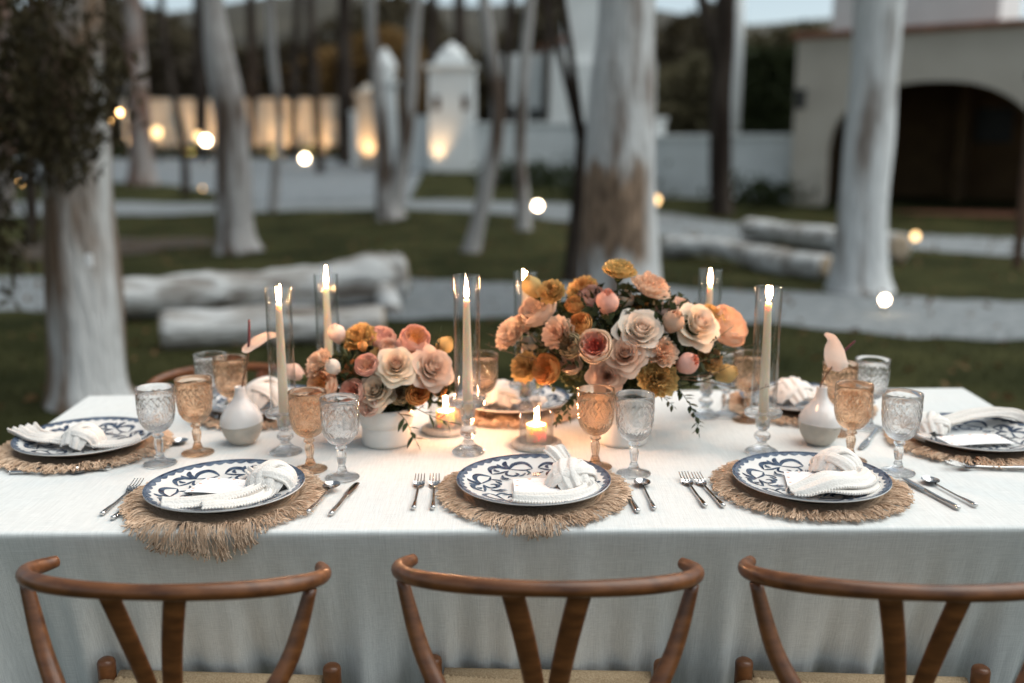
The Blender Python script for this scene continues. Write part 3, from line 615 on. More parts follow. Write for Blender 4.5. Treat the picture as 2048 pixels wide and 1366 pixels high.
# ================================================================== chairs
def make_chair(label, loc, rot, grp=None):
    t = thing('wishbone_chair', label, 'chair', loc, rot, grp)
    P, R = [], []
    for i in range(25):                                   # bent rail: a flat oval that swings forward into short arms
        th = math.radians(-112 + 224 * i / 24); yy = .150 * (1 - math.cos(th)) * (1 if abs(th) < 1.75 else 1.0)
        P.append((.274 * math.sin(th), yy, .755 - .040 * min(1, (yy / .19)) ** 1.0)); R.append(.0130 + .0016 * math.sin(min(1, abs(th) / 1.6) * PI) - (.002 if abs(th) > 1.8 else 0))
    R[0] = R[-1] = .0105
    S = smooth_pts([(*p, r) for p, r in zip(P, R)], 3)
    V, F = tube([p[:3] for p in S], [p[3] for p in S], 14, upv=(0, 0, 1), flat=1.08, round_end=True); ob('top_rail', mk('top_rail', V, F, 'walnut'), t)
    for s in (-1, 1):
        P = [(s * .20, -.02, 0), (s * .195, .0, .2), (s * .165, .035, .40), (s * .178, .045, .50), (s * .228, .085, .60), (s * .262, .110, .718)]
        S = smooth_pts(P, 6); V, F = tube(S, np.interp(np.linspace(0, 1, len(S)), [0, .45, .62, .85, 1], [.012, .0175, .0185, .0155, .0115]).tolist(), 12); ob('back_leg', mk('back_leg', V, F, 'walnut'), t)
        S = smooth_pts([(s * .243, .335, 0), (s * .24, .33, .25), (s * .237, .325, .440)], 6)
        S = S + [(s * .237, .325, .4455), (s * .237, .325, .4490), (s * .237, .325, .4505)]; V, F = tube(S, np.interp(np.linspace(0, 1, len(S) - 3), [0, .6, 1], [.012, .018, .0185]).tolist() + [.0165, .0115, .0045], 16); ob('front_leg', mk('front_leg', V, F, 'walnut'), t)
        V, F = tube(smooth_pts([(s * .183, .03, .2), (s * .24, .33, .22)], 4), .010, 10); ob('stretcher', mk('stretcher', V, F, 'walnut'), t)
    mb = MB()
    for s in (-1, 1):
        S = smooth_pts([(0 + s * .012, .075, .43), (s * .018, .06, .52), (s * .036, .03, .64), (s * .058, .006, .748)], 6)
        mb.add(*tube(S, np.linspace(.017, .0205, len(S)).tolist(), 10, flat=.36, upv=(0, 1, .2)))
    ob('splat', mb.mesh('splat', 'walnut'), t)
    V, F = tube(smooth_pts([(-.17, .04, .385), (0, .055, .385), (.17, .04, .385)], 4), .012, 8); ob('back_seat_rail', mk('back_seat_rail', V, F, 'walnut'), t)
    # woven seat: cords as ridges running towards the middle from all four sides
    def seatf(u, v):
        a, b = 2 * u - 1, 2 * v - 1
        x = a * (.185 + .055 * v); y = .035 + .305 * v
        e = max(abs(a), abs(b)); k = (b if abs(b) > abs(a) else a)
        z = .410 - .022 * math.cos(a * PI / 2) * math.cos(b * PI / 2) - .018 * max(0, e - .9) / .1 + .0018 * math.sin((a if abs(b) >= abs(a) else b) * 150)
        return (x, y, z)
    V, F = grid(seatf, 90, 70); mb = MB(); mb.add(V, F); mb.add([(x, y, z - .03) for x, y, z in V], [f[::-1] for f in F]); st_ = ob('seat', mb.mesh('seat', 'cord', recalc=False), t)
    mb = MB()                                            # cord wrapped over the front and side rails
    V, F = tube([(-.215, .335, .396), (.215, .335, .396)], .02, 12); mb.add(V, F)
    for s in (-1, 1): mb.add(*tube([(s * .178, .05, .394), (s * .236, .318, .394)], .018, 12))
    ob('wrapped_rail', mb.mesh('wrapped_rail', 'cord'), st_)
    return t
make_chair('brown wishbone chair pushed in before the plate whose mat hangs over the edge', (-.628, 1.560, 0), math.radians(-3.5), 'wishbone chairs')
make_chair('brown wishbone chair before the plate in line with the small votive candle', (.056, 1.566, 0), math.radians(-2.5), 'wishbone chairs')
make_chair('brown wishbone chair before the plate in line with the bud vase and outer taper', (.690, 1.545, 0), math.radians(-4), 'wishbone chairs')
make_chair('brown wishbone chair across the table behind the back pair of goblets', (-.90, 3.30, 0), math.radians(176), 'wishbone chairs')
make_chair('brown wishbone chair at the table end next to the whitewashed tree', (-1.62, 2.36, 0), math.radians(-90), 'wishbone chairs')

# ================================================================== place settings
PR = .165
top_prof = [(0, .0110), (.09, .0120), (.108, .0145), (.135, .0215), (.158, .0295), (.1645, .0315)]
def zs(r): return float(np.interp(r, [p[0] for p in top_prof], [p[1] for p in top_prof]))
plate_me = mk('dish', *lathe(top_prof + [(.1655, .0305), (.1650, .0285), (.160, .0265)], 96), 'glaze')
under_me = mk('underside', *lathe([(.160, .0266), (.135, .0175), (.108, .0085), (.100, .003), (.096, 0), (.088, 0), (.086, .004), (0, .005)], 72), 'clay')
def band():
    V, F = [], []; n = 384
    for i in range(n):
        a = 2 * PI * i / n; inner = .1545 - .0062 * abs(math.sin(a * 21))
        for r in (inner, (inner + .163) / 2, .1632):
            V.append((r * math.cos(a), r * math.sin(a), zs(r) + .0004))
    for i in range(n):
        j = (i + 1) % n
        for k in range(2): F.append((i * 3 + k, i * 3 + k + 1, j * 3 + k + 1, j * 3 + k))
    return mk('rim_band', V, F, 'blue2')
def edge_line():
    V, F = [], []; n = 192
    for i in range(n):
        a = 2 * PI * i / n
        for r, z in ((.1590, zs(.1590) + .0007), (.1625, zs(.1625) + .0007), (.1652, .0319)): V.append((r * math.cos(a), r * math.sin(a), z))
    for i in range(n):
        j = (i + 1) % n
        for k in range(2): F.append((i * 3 + k, i * 3 + k + 1, j * 3 + k + 1, j * 3 + k))
    return mk('rim_line', V, F, 'blue')
def stroke(mb, P, w, idx, a0, rc):
    S = smooth_pts([(x, y, 0) for x, y in P], 7); n = len(S); V = []
    for i, p in enumerate(S):
        d = S[min(i + 1, n - 1)] - S[max(i - 1, 0)]; d /= (np.linalg.norm(d) + 1e-9); nr = np.array([-d[1], d[0], 0])
        ww = w * (math.sin(PI * min(max(i / (n - 1), .02), .98)) ** .7)
        for s in (-1, 0, 1):
            q = p + nr * ww * s; rr = rc + q[1]; aa = a0 + q[0] / rc
            V.append((rr * math.cos(aa), rr * math.sin(aa), zs(rr) + .0005 + idx * .00006))
    F = []
    for i in range(n - 1):
        for k in range(2): F.append((i * 3 + k, i * 3 + k + 1, (i + 1) * 3 + k + 1, (i + 1) * 3 + k))
    mb.add(V, F)
def scrolls(n, rc=.112, ph=0):
    mb = MB()
    for k in range(n):
        a = ph + 2 * PI * k / n; i = 0
        for P, w in (([(-.048, -.004), (-.034, .018), (-.014, .016), (.0, .0)], .0042), ([(-.048, -.004), (-.028, -.010), (0, 0)], .0022),
                     ([(.0, .0), (.016, .016), (.034, .018), (.046, .0)], .0042), ([(.046, .0), (.026, -.006), (.006, -.004)], .0024),
                     ([(-.002, .0), (.002, .018), (-.004, .030)], .0040), ([(.002, .002), (.012, .012), (.014, .026)], .0036),
                     ([(.004, -.004), (.020, -.018), (.010, -.034), (-.008, -.028), (-.004, -.018)], .0038),
                     ([(-.030, -.024), (-.018, -.036), (-.002, -.040)], .0030), ([(-.034, -.012), (-.040, -.026), (-.030, -.038)], .0028),
                     ([(.030, -.016), (.040, -.026), (.034, -.038)], .0026), ([(.024, .0), (.030, .006), (.028, .012)], .0028)):
            stroke(mb, [(px_ * 1.12, py_ * 1.05) for px_, py_ in P], w * 1.35, i, a, rc); i += 1
        for q in range(4): stroke(mb, [(.052 + .006 * q - .009, -.020 - .002 * q), (.052 + .006 * q - .008, -.036), (.052 + .006 * q - .010, -.050)], .0020, i + q, a, rc)
    return mb.mesh('scroll_pattern', 'blue', recalc=False)
band_me, line_me, scroll_me = band(), edge_line(), scrolls(6)
# woven mat
def weave(r, z, a):
    if z < .002: return (r, z)
    return (r + .0011 * math.sin(a * 90 + r * 900), z + .0010 * math.sin(a * 110 + r * 1500) + .0012 * math.sin(r * 950))
wr = [(0, 0), (.153, 0), (.1565, .002), (.155, .005)] + [(r, .0056) for r in np.linspace(.152, .01, 60)] + [(0, .0056)]
mat_me = mk('woven_disc', *lathe(wr, 256, weave), 'jute')
def fringe(cx, cy, nb, seed, rad=.153, L0=.058, extra=0.0, segs=6, wmul=1.0, yarns=8):
    """tassels: bundles of yarn rooted at the disc edge, lying out on the cloth or hanging over the table edge"""
    r_ = random.Random(seed); V, F = [], []
    for i in range(nb):
        a0 = 2 * PI * (i + r_.uniform(-.25, .25)) / nb; bc = r_.gauss(0, .30); bl = r_.uniform(.84, 1.06); lift0 = r_.uniform(.003, .010)
        for q in range(yarns):
            a = a0 + r_.uniform(-.5, .5) * 2 * PI / nb; tip = a0 + bc * .16 + r_.gauss(0, .050); ph = r_.uniform(0, 6.28); wv = r_.uniform(.001, .0036)
            L_ = (L0 + extra * max(0, -math.sin(a0)) ** 2) * bl * r_.uniform(.82, 1.05); lift = lift0 * r_.uniform(.5, 1.5)
            wd = r_.uniform(.00062, .00095) * wmul; pts = []
            for s in range(segs + 1):
                t = s / segs; rr = rad + L_ * t; ang = a + (tip - a) * t ** 1.5 + wv * math.sin(t * 9 + ph) / rr
                z = .0045 + lift * math.sin(PI * min(1, t * 1.02)) + .0006 * q * t
                x, y = rr * math.cos(ang), rr * math.sin(ang); over = edge_y(cx + x) - (cy + y)
                if over > 0:
                    th = min(over / .012, 1.0); x += wv * math.sin(t * 12 + ph)
                    y = edge_y(cx + x) - cy - .0105 * th - .0007 * q - .002; z = z * (1 - th) - max(0, over - .004) * 1.0 + .001
                pts.append((x, y, z))
            base = len(V); tx, ty = -math.sin(a), math.cos(a)
            for s, (x, y, z) in enumerate(pts):
                k = wd * (1.0 if s < segs else 2.0)
                V += [(x - tx * k, y - ty * k, z), (x + tx * k, y + ty * k, z), (x, y - .0005, z + k * 1.6)]
            for s in range(segs):
                for k in range(3):
                    j = (k + 1) % 3; F.append((base + s * 3 + k, base + s * 3 + j, base + (s + 1) * 3 + j, base + (s + 1) * 3 + k))
            # frayed tip: a few short fibres
            x, y, z = pts[-1]
            for g_ in range(2):
                dx, dy, dz = r_.gauss(0, .0028), r_.gauss(0, .0028), r_.gauss(0, .002); bq = len(V)
                V += [(x - tx * wd, y - ty * wd, z), (x + tx * wd, y + ty * wd, z + wd), (x + dx, y + dy, z + dz + .001)]; F.append((bq, bq + 1, bq + 2))
    return mk('fringe', V, F, 'jute2', True, False)
SETTINGS = {  # name: mat x, mat y, plate dx, dy, rotation, extra fringe, phrase
 'overhang': (-.612, 2.022, .004, -.012, .35, .028, 'the plate whose mat hangs over the table edge'),
 'votive': (.045, 2.052, .0, -.012, 1.0, .012, 'the plate in front of the votive candle'),
 'budvase': (.645, 2.066, -.002, -.015, 1.9, .0, 'the plate before the outer taper'),
 'treeend': (-1.062, 2.385, .002, -.008, .2, .0, 'the plate at the tree end'),
 'farend': (1.150, 2.395, .0, -.012, 2.4, .0, 'the plate at the lawn end'),
 'backleft': (-.70, 2.735, .0, .0, .8, .0, 'the back plate behind the left bud vase and taper'.replace('left ', 'darker ')),
 'backmid': (.0, 2.745, .0, .0, .1, .0, 'the back plate behind the votive candles'),
 'backright': (.815, 2.745, .0, .0, 1.4, .0, 'the back plate behind the outer taper'),
}
SETTINGS['backleft'] = SETTINGS['backleft'][:6] + ('the back plate behind the tree side bud vase',)
for i, (k, (x, y, dx, dy, rz, ex, ph)) in enumerate(SETTINGS.items()):
    pm = thing('placemat', 'round woven jute placemat with fringe under ' + ph, 'placemat', (x, y, TZ + .0015), 0, 'jute placemats')
    ob('woven_disc', mat_me, pm, rot=(0, 0, i * .7))
    fr = ob('fringe', fringe(x, y, 150 if i < 3 else 105, i * 3 + 1, extra=ex, wmul=1 if i < 3 else 1.4), pm); fr['kind'] = 'stuff'
    pl = thing('dinner_plate', 'cream plate painted with blue scrolls, ' + ph.replace('the plate ', '').replace('the back plate ', 'at the back '), 'plate', (x + dx, y + dy, TZ + .0085), rz, 'blue scroll plates')
    ob('dish', plate_me, pl); ob('underside', under_me, pl); ob('rim_band', band_me, pl); ob('rim_line', line_me, pl); ob('scroll_pattern', scroll_me, pl)

# ---- napkins
def ribbon(P, W, T, out=None, folds=2, amp=.003, ph=0., n=22, arch=0., k=7, beads=None, br=.0031):
    P2 = smooth_pts([(*p, w) for p, w in zip(P, W)], k); V, F = [], []; m_ = len(P2); E = ([], [])
    for i, q in enumerate(P2):
        p = Vector(q[:3]); w = q[3]; t = (Vector(P2[min(i + 1, m_ - 1)][:3]) - Vector(P2[max(i - 1, 0)][:3])).normalized()
        o_ = Vector((0, 0, 1)) if out is None else (p - Vector(out)).normalized()
        o_ = (o_ - t * o_.dot(t)).normalized(); sd = t.cross(o_)
        top_, bot = [], []
        for j in range(n + 1):
            s = -1 + 2 * j / n; h = arch * (1 - s * s) + amp * math.sin(folds * PI * s + ph + i * .12) + amp * .45 * math.sin(folds * 2.3 * PI * s + i * .2) + .0004 * math.sin(s * 47)
            b_ = p + sd * (w * s) + o_ * h
            top_.append(b_ + o_ * T); bot.append(b_ - o_ * T)
        V += top_ + bot[::-1]; E[0].append(top_[0]); E[1].append(top_[-1])
    c = 2 * (n + 1)
    for i in range(m_ - 1):
        for j in range(c):
            l_ = (j + 1) % c; F.append((i * c + j, i * c + l_, (i + 1) * c + l_, (i + 1) * c + j))
    F.append(tuple(range(c))[::-1]); F.append(tuple((m_ - 1) * c + j for j in range(c)))
    if beads is not None:
        for side in beads:
            L_ = [Vector(e) for e in E[side]]; acc = 0
            for a, b in zip(L_[:-1], L_[1:]):
                d = (b - a).length
                while acc < d: beads_mb.add(*ball(a.lerp(b, acc / d), br, 6, 4)); acc += br * 2.0
                acc -= d
    return V, F
KNOT = [([(-.034, -.022, .004), (-.026, -.004, .028), (.006, .012, .040), (.034, .012, .022), (.040, .004, .002)], [.018, .024, .026, .024, .016], 3),
        ([(.036, -.026, .002), (.026, -.026, .026), (-.004, -.010, .036), (-.032, .014, .022), (-.038, .026, .002)], [.014, .020, .022, .020, .014], 2),
        ([(-.010, -.038, .0), (.0, -.030, .020), (.012, .0, .030), (.016, .034, .014), (.012, .042, .0)], [.014, .020, .018, .020, .012], 2)]
def napkin(key, label, kx, ky, kz, krot, kscale, tails, rz=0):
    global beads_mb
    x, y, dx, dy = SETTINGS[key][:4]; beads_mb = MB()
    t = thing('napkin', label, 'napkin', (x + dx, y + dy, TZ + .0085), rz, 'knotted napkins')
    mb = MB(); Rk = Matrix.Rotation(krot, 4, 'Z')
    for P, W, f in KNOT:
        Q = [Rk @ (Vector(p) * kscale) + Vector((kx, ky, kz)) for p in P]
        mb.add(*ribbon(Q, [w * kscale for w in W], .0022, (kx, ky, kz - .01), f * .8, .0022, f, 18, .005))
    mb.add(*[(lambda B: ([Rk @ Vector(v) + Vector((kx, ky, kz)) for v in B[0]], B[1]))(ball((0, 0, .014 * kscale), .022 * kscale, 12, 8, (1.1, .9, .8)))][0])
    ob('knot', mb.mesh('knot', 'cotton'), t)
    for (P, W, f, amp, arch, bd) in tails:
        V, F = ribbon(P, W, .0016, None, f, amp, f * 1.3, 26, arch, 7, bd); ob('tail', mk('tail', V, F, 'cotton'), t)
    if beads_mb.V: b = ob('beaded_trim', beads_mb.mesh('beaded_trim', 'cotton'), t); b['kind'] = 'stuff'
napkin('overhang', 'knotted cream napkin with long flat tail on the plate whose mat hangs over the edge', .095, .020, .018, .3, 1.12,
       [([(.085, .0, .030), (.05, -.052, .026), (-.01, -.084, .024), (-.070, -.102, .026), (-.098, -.110, .030)], [.016, .020, .022, .022, .020], 2.5, .004, .004, (0,)),
        ([(.095, -.01, .028), (.092, -.05, .022), (.05, -.090, .022), (-.015, -.118, .026)], [.014, .018, .020, .018], 2, .003, .002, (0, 1)),
        ([(.075, .03, .030), (.045, .075, .030), (.030, .100, .030)], [.010, .016, .014], 2, .003, .003, (0, 1))])
napkin('votive', 'upright knotted napkin with standing beaded end on the plate before the votive candle', .080, -.005, .018, 1.0, 1.15,
       [([(.105, -.015, .030), (.118, -.055, .026), (.075, -.095, .024), (.01, -.112, .026), (-.045, -.116, .030)], [.014, .020, .024, .024, .018], 2, .0045, .005, (0, 1)),
        ([(.075, .0, .045), (.060, .03, .066), (.045, .055, .078), (.040, .075, .070)], [.012, .018, .020, .014], 1.6, .004, .004, (0, 1))])
napkin('budvase', 'napkin with wide arched beaded tail on the plate before the bud vase', .070, .045, .020, -.4, 1.2,
       [([(.085, .02, .034), (.105, -.015, .034), (.070, -.052, .036), (.015, -.075, .044), (-.045, -.090, .028), (-.070, -.096, .022)], [.016, .030, .040, .040, .030, .018], 1.8, .004, .012, (0, 1)),
        ([(.11, .0, .030), (.115, -.05, .022), (.06, -.098, .026), (.0, -.108, .034), (-.035, -.11, .026)], [.012, .018, .016, .013, .010], 1, .002, .003, (0, 1))])
napkin('treeend', 'rolled napkin with fanned beaded end on the plate at the table end by the tree', .012, -.040, .020, .2, 1.05,
       [([(.0, -.04, .024), (-.050, -.030, .030), (-.085, -.030, .032), (-.125, -.010, .032), (-.165, .018, .044)], [.018, .026, .030, .026, .036], 4, .005, .004, (0, 1)),
        ([(.02, -.045, .024), (.07, -.055, .022), (.12, -.045, .024), (.150, -.030, .032)], [.018, .020, .018, .012], 2, .003, .004, (1,))])
napkin('farend', 'twisted napkin rolled along the plate at the table end facing the lawn', -.100, .035, .020, .6, 1.0,
       [([(-.09, .04, .030), (-.045, .060, .034), (.015, .082, .042), (.08, .098, .046), (.135, .095, .044), (.165, .080, .038)], [.018, .024, .026, .028, .026, .016], 3, .006, .010, (0, 1)),
        ([(-.11, .03, .026), (-.135, .005, .020), (-.125, -.03, .018)], [.014, .022, .014], 2, .004, .004, (0, 1))])
napkin('backleft', 'pale napkin bundle on the back plate behind the bud vase by the smaller bouquet', -.0, .0, .022, .0, 1.5,
       [([(.0, .0, .03), (.06, .03, .03), (.12, .05, .03)], [.02, .03, .03], 2, .005, .006, (0, 1)), ([(.0, .0, .03), (-.05, -.04, .03), (-.08, -.07, .03)], [.02, .03, .03], 2, .005, .006, (0, 1))])
napkin('backmid', 'pale napkin bundle on the back plate behind the votive candles', -.035, -.02, .020, .5, 1.3,
       [([(-.03, -.02, .03), (.03, -.05, .03), (.09, -.07, .03)], [.02, .03, .03], 2, .005, .006, (0, 1)), ([(-.03, -.02, .03), (-.07, .02, .03), (-.1, .05, .03)], [.02, .03, .03], 2, .005, .006, (0,))])
napkin('backright', 'pale napkin bundle on the back plate behind the outer taper candle', -.02, .0, .020, 1.2, 1.3,
       [([(-.02, .0, .03), (.04, -.02, .03), (.10, -.03, .03)], [.02, .034, .03], 3, .006, .006, (0, 1)), ([(-.02, .0, .03), (-.06, .03, .03), (-.09, .05, .03)], [.02, .03, .03], 2, .005, .006, (0,))])

# ---- menu cards
def card(key, label, lx, ly, rz, w=.125, h=.092, tilt=0.0):
    x, y, dx, dy = SETTINGS[key][:4]
    t = thing('menu_card', label, 'card', (x + dx + lx, y + dy + ly, TZ + .0085 + .0195), rz, 'menu cards'); t.rotation_euler = (tilt, 0, rz)
    V, F = grid(lambda u, v: ((u - .5) * w, (v - .5) * h, .0025 * math.sin(u * 3) + .0006), 10, 6)
    mb = MB(); mb.add(V, F); mb.add([(a, b, c - .0006) for a, b, c in V], [f[::-1] for f in F]); ob('sheet', mb.mesh('sheet', 'paper', recalc=False), t)
    zc = lambda a: .0025 * math.sin((a / w + .5) * 3) + .0010
    mb = MB(); r_ = random.Random(int(lx * 1000))
    def scribble(x0, x1, yy, amp, wd, fr):
        n = int((x1 - x0) / .0006); V = []; F = []
        for i in range(n):
            a = x0 + (x1 - x0) * i / n; b = yy + amp * (math.sin(a * fr) + .6 * math.sin(a * fr * 1.7 + 1) + .5 * math.sin(a * fr * .43))
            V += [(a, b - wd, zc(a)), (a + wd * .3, b + wd, zc(a))]
        F = [(2 * i, 2 * i + 2, 2 * i + 3, 2 * i + 1) for i in range(n - 1)]; mb.add(V, F)
    scribble(-.030, .034, h * .27, .0030, .00045, 900)
    for q in range(4): scribble(-.042 + .004 * q, .042 - .003 * q, h * .10 - q * .0125, .0006, .00028, 2600)
    ob('script', mb.mesh('script', 'ink', False, False), t)
    mb = MB()
    for (a, b) in ((-.9, .86), (-.5, .93), (.1, .92), (.62, .9), (.88, .8), (-.93, .2), (-.92, -.5), (.92, .1), (-.8, -.88)):
        V, F = lathe([(0, 0), (.0036 * r_.uniform(.6, 1.3), 0)], 8, lambda r, z, c: (r * (1 + .3 * math.sin(3 * c)), z)); cx = a * w / 2 * .96; mb.add([(cx + v[0], b * h / 2 * .95 + v[1] * .7, zc(cx)) for v in V], F)
    ob('printed_blossom', mb.mesh('printed_blossom', 'peachink', False, False), t)
card('overhang', 'white menu card half under the napkin on the plate whose mat hangs over the edge', -.010, .010, -.22)
card('votive', 'white menu card tucked by the upright knot on the plate before the votive candle', .025, -.030, .02, .135, .105)
card('budvase', 'white menu card beneath the arched napkin tail on the plate before the bud vase', .010, -.005, -.18, .125, .10)
card('farend', 'white menu card lying flat on the plate at the table end facing the lawn', -.02, -.045, .12, .16, .08)

# ---- cutlery (local y runs from handle end to head)
def c_handle(l0, l1, r0, r1, lift=.004):
    S = smooth_pts([(0, l0, .006), (0, l0 + .03, .006), (0, (l0 + l1) / 2, .005), (0, l1, lift)], 5)
    V, F = tube(S, np.interp(np.linspace(0, 1, len(S)), [0, .15, .6, 1], [r0, r0 * 1.02, r1 * 1.1, r1]).tolist(), 10, flat=.72, upv=(0, 0, 1)); return mk('handle', V, F, 'steel')
fork_h = c_handle(-.095, .035, .0052, .0030, .006); spoon_h = c_handle(-.095, .040, .0050, .0026, .006); knife_h = c_handle(-.095, .015, .0058, .0050, .006)
cap_me = mk('end_cap', *ball((0, -.0965, .006), .0050, 12, 8, (1, .5, .85)), 'steel')
def fork_head():
    mb = MB()
    mb.add(*grid(lambda u, v: ((u - .5) * 2 * (.003 + .0095 * math.sin(min(1, v * 1.4) * PI / 2)), .033 + .030 * v, .006 + .004 * v * v - .003 * math.sin(PI * v) - .002 * math.cos((u - .5) * PI)), 8, 6))
    V, F = mb.V[:], mb.F[:]; mb.add([(x, y, z - .0014) for x, y, z in V], [f[::-1] for f in F])
    for i in range(4):
        xx = -.0102 + i * .0068; S = smooth_pts([(xx, .058, .0075), (xx, .075, .0095), (xx * .97, .096, .0150)], 4)
        mb.add(*tube(S, np.linspace(.0019, .0010, len(S)).tolist(), 6, flat=.55, upv=(0, 0, 1)))
    return mb.mesh('head', 'steel')
def spoon_head():
    mb = MB(); f = lambda u, v: (.0185 * u * math.cos(2 * PI * v), .058 + .0215 * u * math.sin(2 * PI * v), .0105 - .009 * (1 - u * u))
    mb.add(*grid(f, 8, 28)); V, F = mb.V[:], mb.F[:]; mb.add([(x * 1.01, y, z - .0011) for x, y, z in V], [q[::-1] for q in F]); return mb.mesh('head', 'steel', recalc=False)
def knife_blade():
    S = smooth_pts([(0, .012, .006), (.0, .03, .006), (.001, .06, .006), (.002, .088, .006), (.003, .099, .006)], 5)
    V, F = tube(S, np.interp(np.linspace(0, 1, len(S)), [0, .1, .5, .85, 1], [.005, .0078, .0088, .006, .001]).tolist(), 10, flat=.16, upv=(0, 0, 1)); return mk('blade', V, F, 'steel')
fork_hd, spoon_hd, knife_bl = fork_head(), spoon_head(), knife_blade()
def cutlery(kind, x, y, rot, label, lift=0.):
    t = thing({'fork': 'fork', 'spoon': 'spoon', 'knife': 'knife'}[kind], label, kind, (x, y, TZ + .0005 + lift), rot, kind + 's on the table')
    hd_ = ob('handle', {'fork': fork_h, 'spoon': spoon_h, 'knife': knife_h}[kind], t); ob('end_cap', cap_me, hd_)
    ob('head' if kind != 'knife' else 'blade', {'fork': fork_hd, 'spoon': spoon_hd, 'knife': knife_bl}[kind], t)
D = math.radians
cutlery('fork', -.834, 2.02, D(-2), 'steel fork outermost beside the mat that hangs over the edge')
cutlery('fork', -.796, 1.995, D(-6), 'steel fork half under the fringe that hangs over the edge')
cutlery('spoon', -.402, 2.01, D(-8), 'round steel spoon resting on the fringe that hangs over the edge', .006)
cutlery('knife', -.358, 2.012, D(-7), 'steel knife beside the spoon near the overhanging mat')
cutlery('fork', -.206, 2.045, D(1), 'steel fork outermost beside the mat before the votive candle')
cutlery('fork', -.170, 2.045, D(3), 'steel fork brushing the fringe of the mat before the votive candle')
cutlery('knife', .247, 2.022, D(5), 'steel knife brushing the fringe of the mat before the votive candle')
cutlery('spoon', .288, 2.037, D(2), 'round steel spoon beside the mat before the votive candle')
cutlery('fork', .392, 2.052, D(4), 'steel fork outermost beside the mat before the bud vase')
cutlery('fork', .424, 2.05, D(7), 'steel fork touching its twin beside the mat before the bud vase')
cutlery('knife', .893, 2.03, D(13), 'steel knife between the fringe and spoon before the bud vase')
cutlery('spoon', .937, 2.045, D(12), 'round steel spoon beside the clear goblet foot before the bud vase')
cutlery('knife', -1.035, 2.215, D(-89), 'steel knife lying along the mat at the table end by the tree')
cutlery('spoon', -1.06, 2.195, D(-87), 'steel spoon lying along the mat at the table end by the tree')
cutlery('spoon', -.875, 2.375, D(-35), 'steel spoon at the inner side of the mat by the tree end')
cutlery('fork', 1.095, 2.19, D(84), 'steel fork with raised tines along the mat at the end facing the lawn', .004)
cutlery('fork', 1.115, 2.215, D(87), 'steel fork behind its twin along the mat at the end facing the lawn')
cutlery('knife', .905, 2.43, D(150), 'steel knife at the inner side of the mat at the end facing the lawn')

# ---- goblets
def cut(a, z):
    per = 2 * PI / 4; u = ((a % per) - per / 2) * .044; v = z - .122; d = 0.
    rho = math.hypot(u, v)
    if rho < .024:
        ph = math.atan2(v, u); k = PI / 6; q = ph - round(ph / k) * k; d = max(d, 1 - abs(rho * math.sin(q)) / .0030) * min(1, rho / .005)
    d = max(d, 1 - abs(rho - .0262) / .0026)
    if rho > .028 and .092 < z < .170:
        w = (v * .55 + u * .83) % .0125 - .00625; d = max(d, (1 - abs(w) / .0030))
        w = (v * .55 - u * .83) % .0125 - .00625; d = max(d, .8 * (1 - abs(w) / .0026))
    if z <= .096: w = (a * 14 / (2 * PI)) % 1 - .5; d = max(d, 1 - abs(w) / .32)
    return max(0, d) * min(1, max(0, (.172 - z) / .006)) * min(1, max(0, (z - .080) / .005))
outer = [(.009, .0785), (.014, .0800), (.021, .0830), (.0285, .0890), (.0345, .0970), (.0390, .107), (.0420, .120), (.0434, .135), (.0440, .152), (.0440, .170), (.0440, .187)]
op = smooth_pts([(r, z, 0) for r, z in outer], 7)
bprof = [(0, .0785)] + [(p[0], p[1]) for p in op] + [(.0434, .1885), (.0424, .1880)] + [(.0414, .170), (.0408, .150), (.0398, .132), (.0376, .118), (.0335, .107), (.027, .099), (.017, .0930), (0, .0910)]
nout = len(op)
def goblet_meshes(material):
    cnt = {'i': 0}
    n = 180
    V, F = lathe(bprof, n, lambda r, z, a: (r - (.0017 * cut(a, z) if r > .0135 and z < .1725 and (r >= np.interp(z, [p[1] for p in op], [p[0] for p in op]) - 1e-4) else 0), z))
    bowl = mk('bowl', V, F, material)
    st = smooth_pts([(.012, .012, 0), (.0105, .022, 0), (.0072, .029, 0), (.0085, .038, 0), (.0102, .050, 0), (.0092, .060, 0), (.0075, .0645, 0), (.0125, .069, 0), (.0128, .073, 0), (.0085, .0775, 0), (.0105, .081, 0)], 4)
    V, F = lathe([(0, .012)] + [(p[0], p[1]) for p in st] + [(0, .081)], 48, lambda r, z, a: (r * (1 + (.09 * math.cos(8 * a) if .026 < z < .064 else 0)), z)); stem = mk('stem', V, F, material)
    V, F = lathe([(0, 0), (.037, 0), (.0390, .0012), (.0388, .0026), (.034, .0042), (.024, .0075), (.015, .0115), (.011, .0165), (0, .0165)], 96, lambda r, z, a: (r * (1 + (.012 * math.cos(24 * a) if r > .03 else 0)), z + (.0007 * math.cos(24 * a) * (r / .039) if z > .002 else 0))); foot = mk('foot', V, F, material)
    return bowl, stem, foot
GM = {'clear': goblet_meshes('clear'), 'amber': goblet_meshes('amber')}
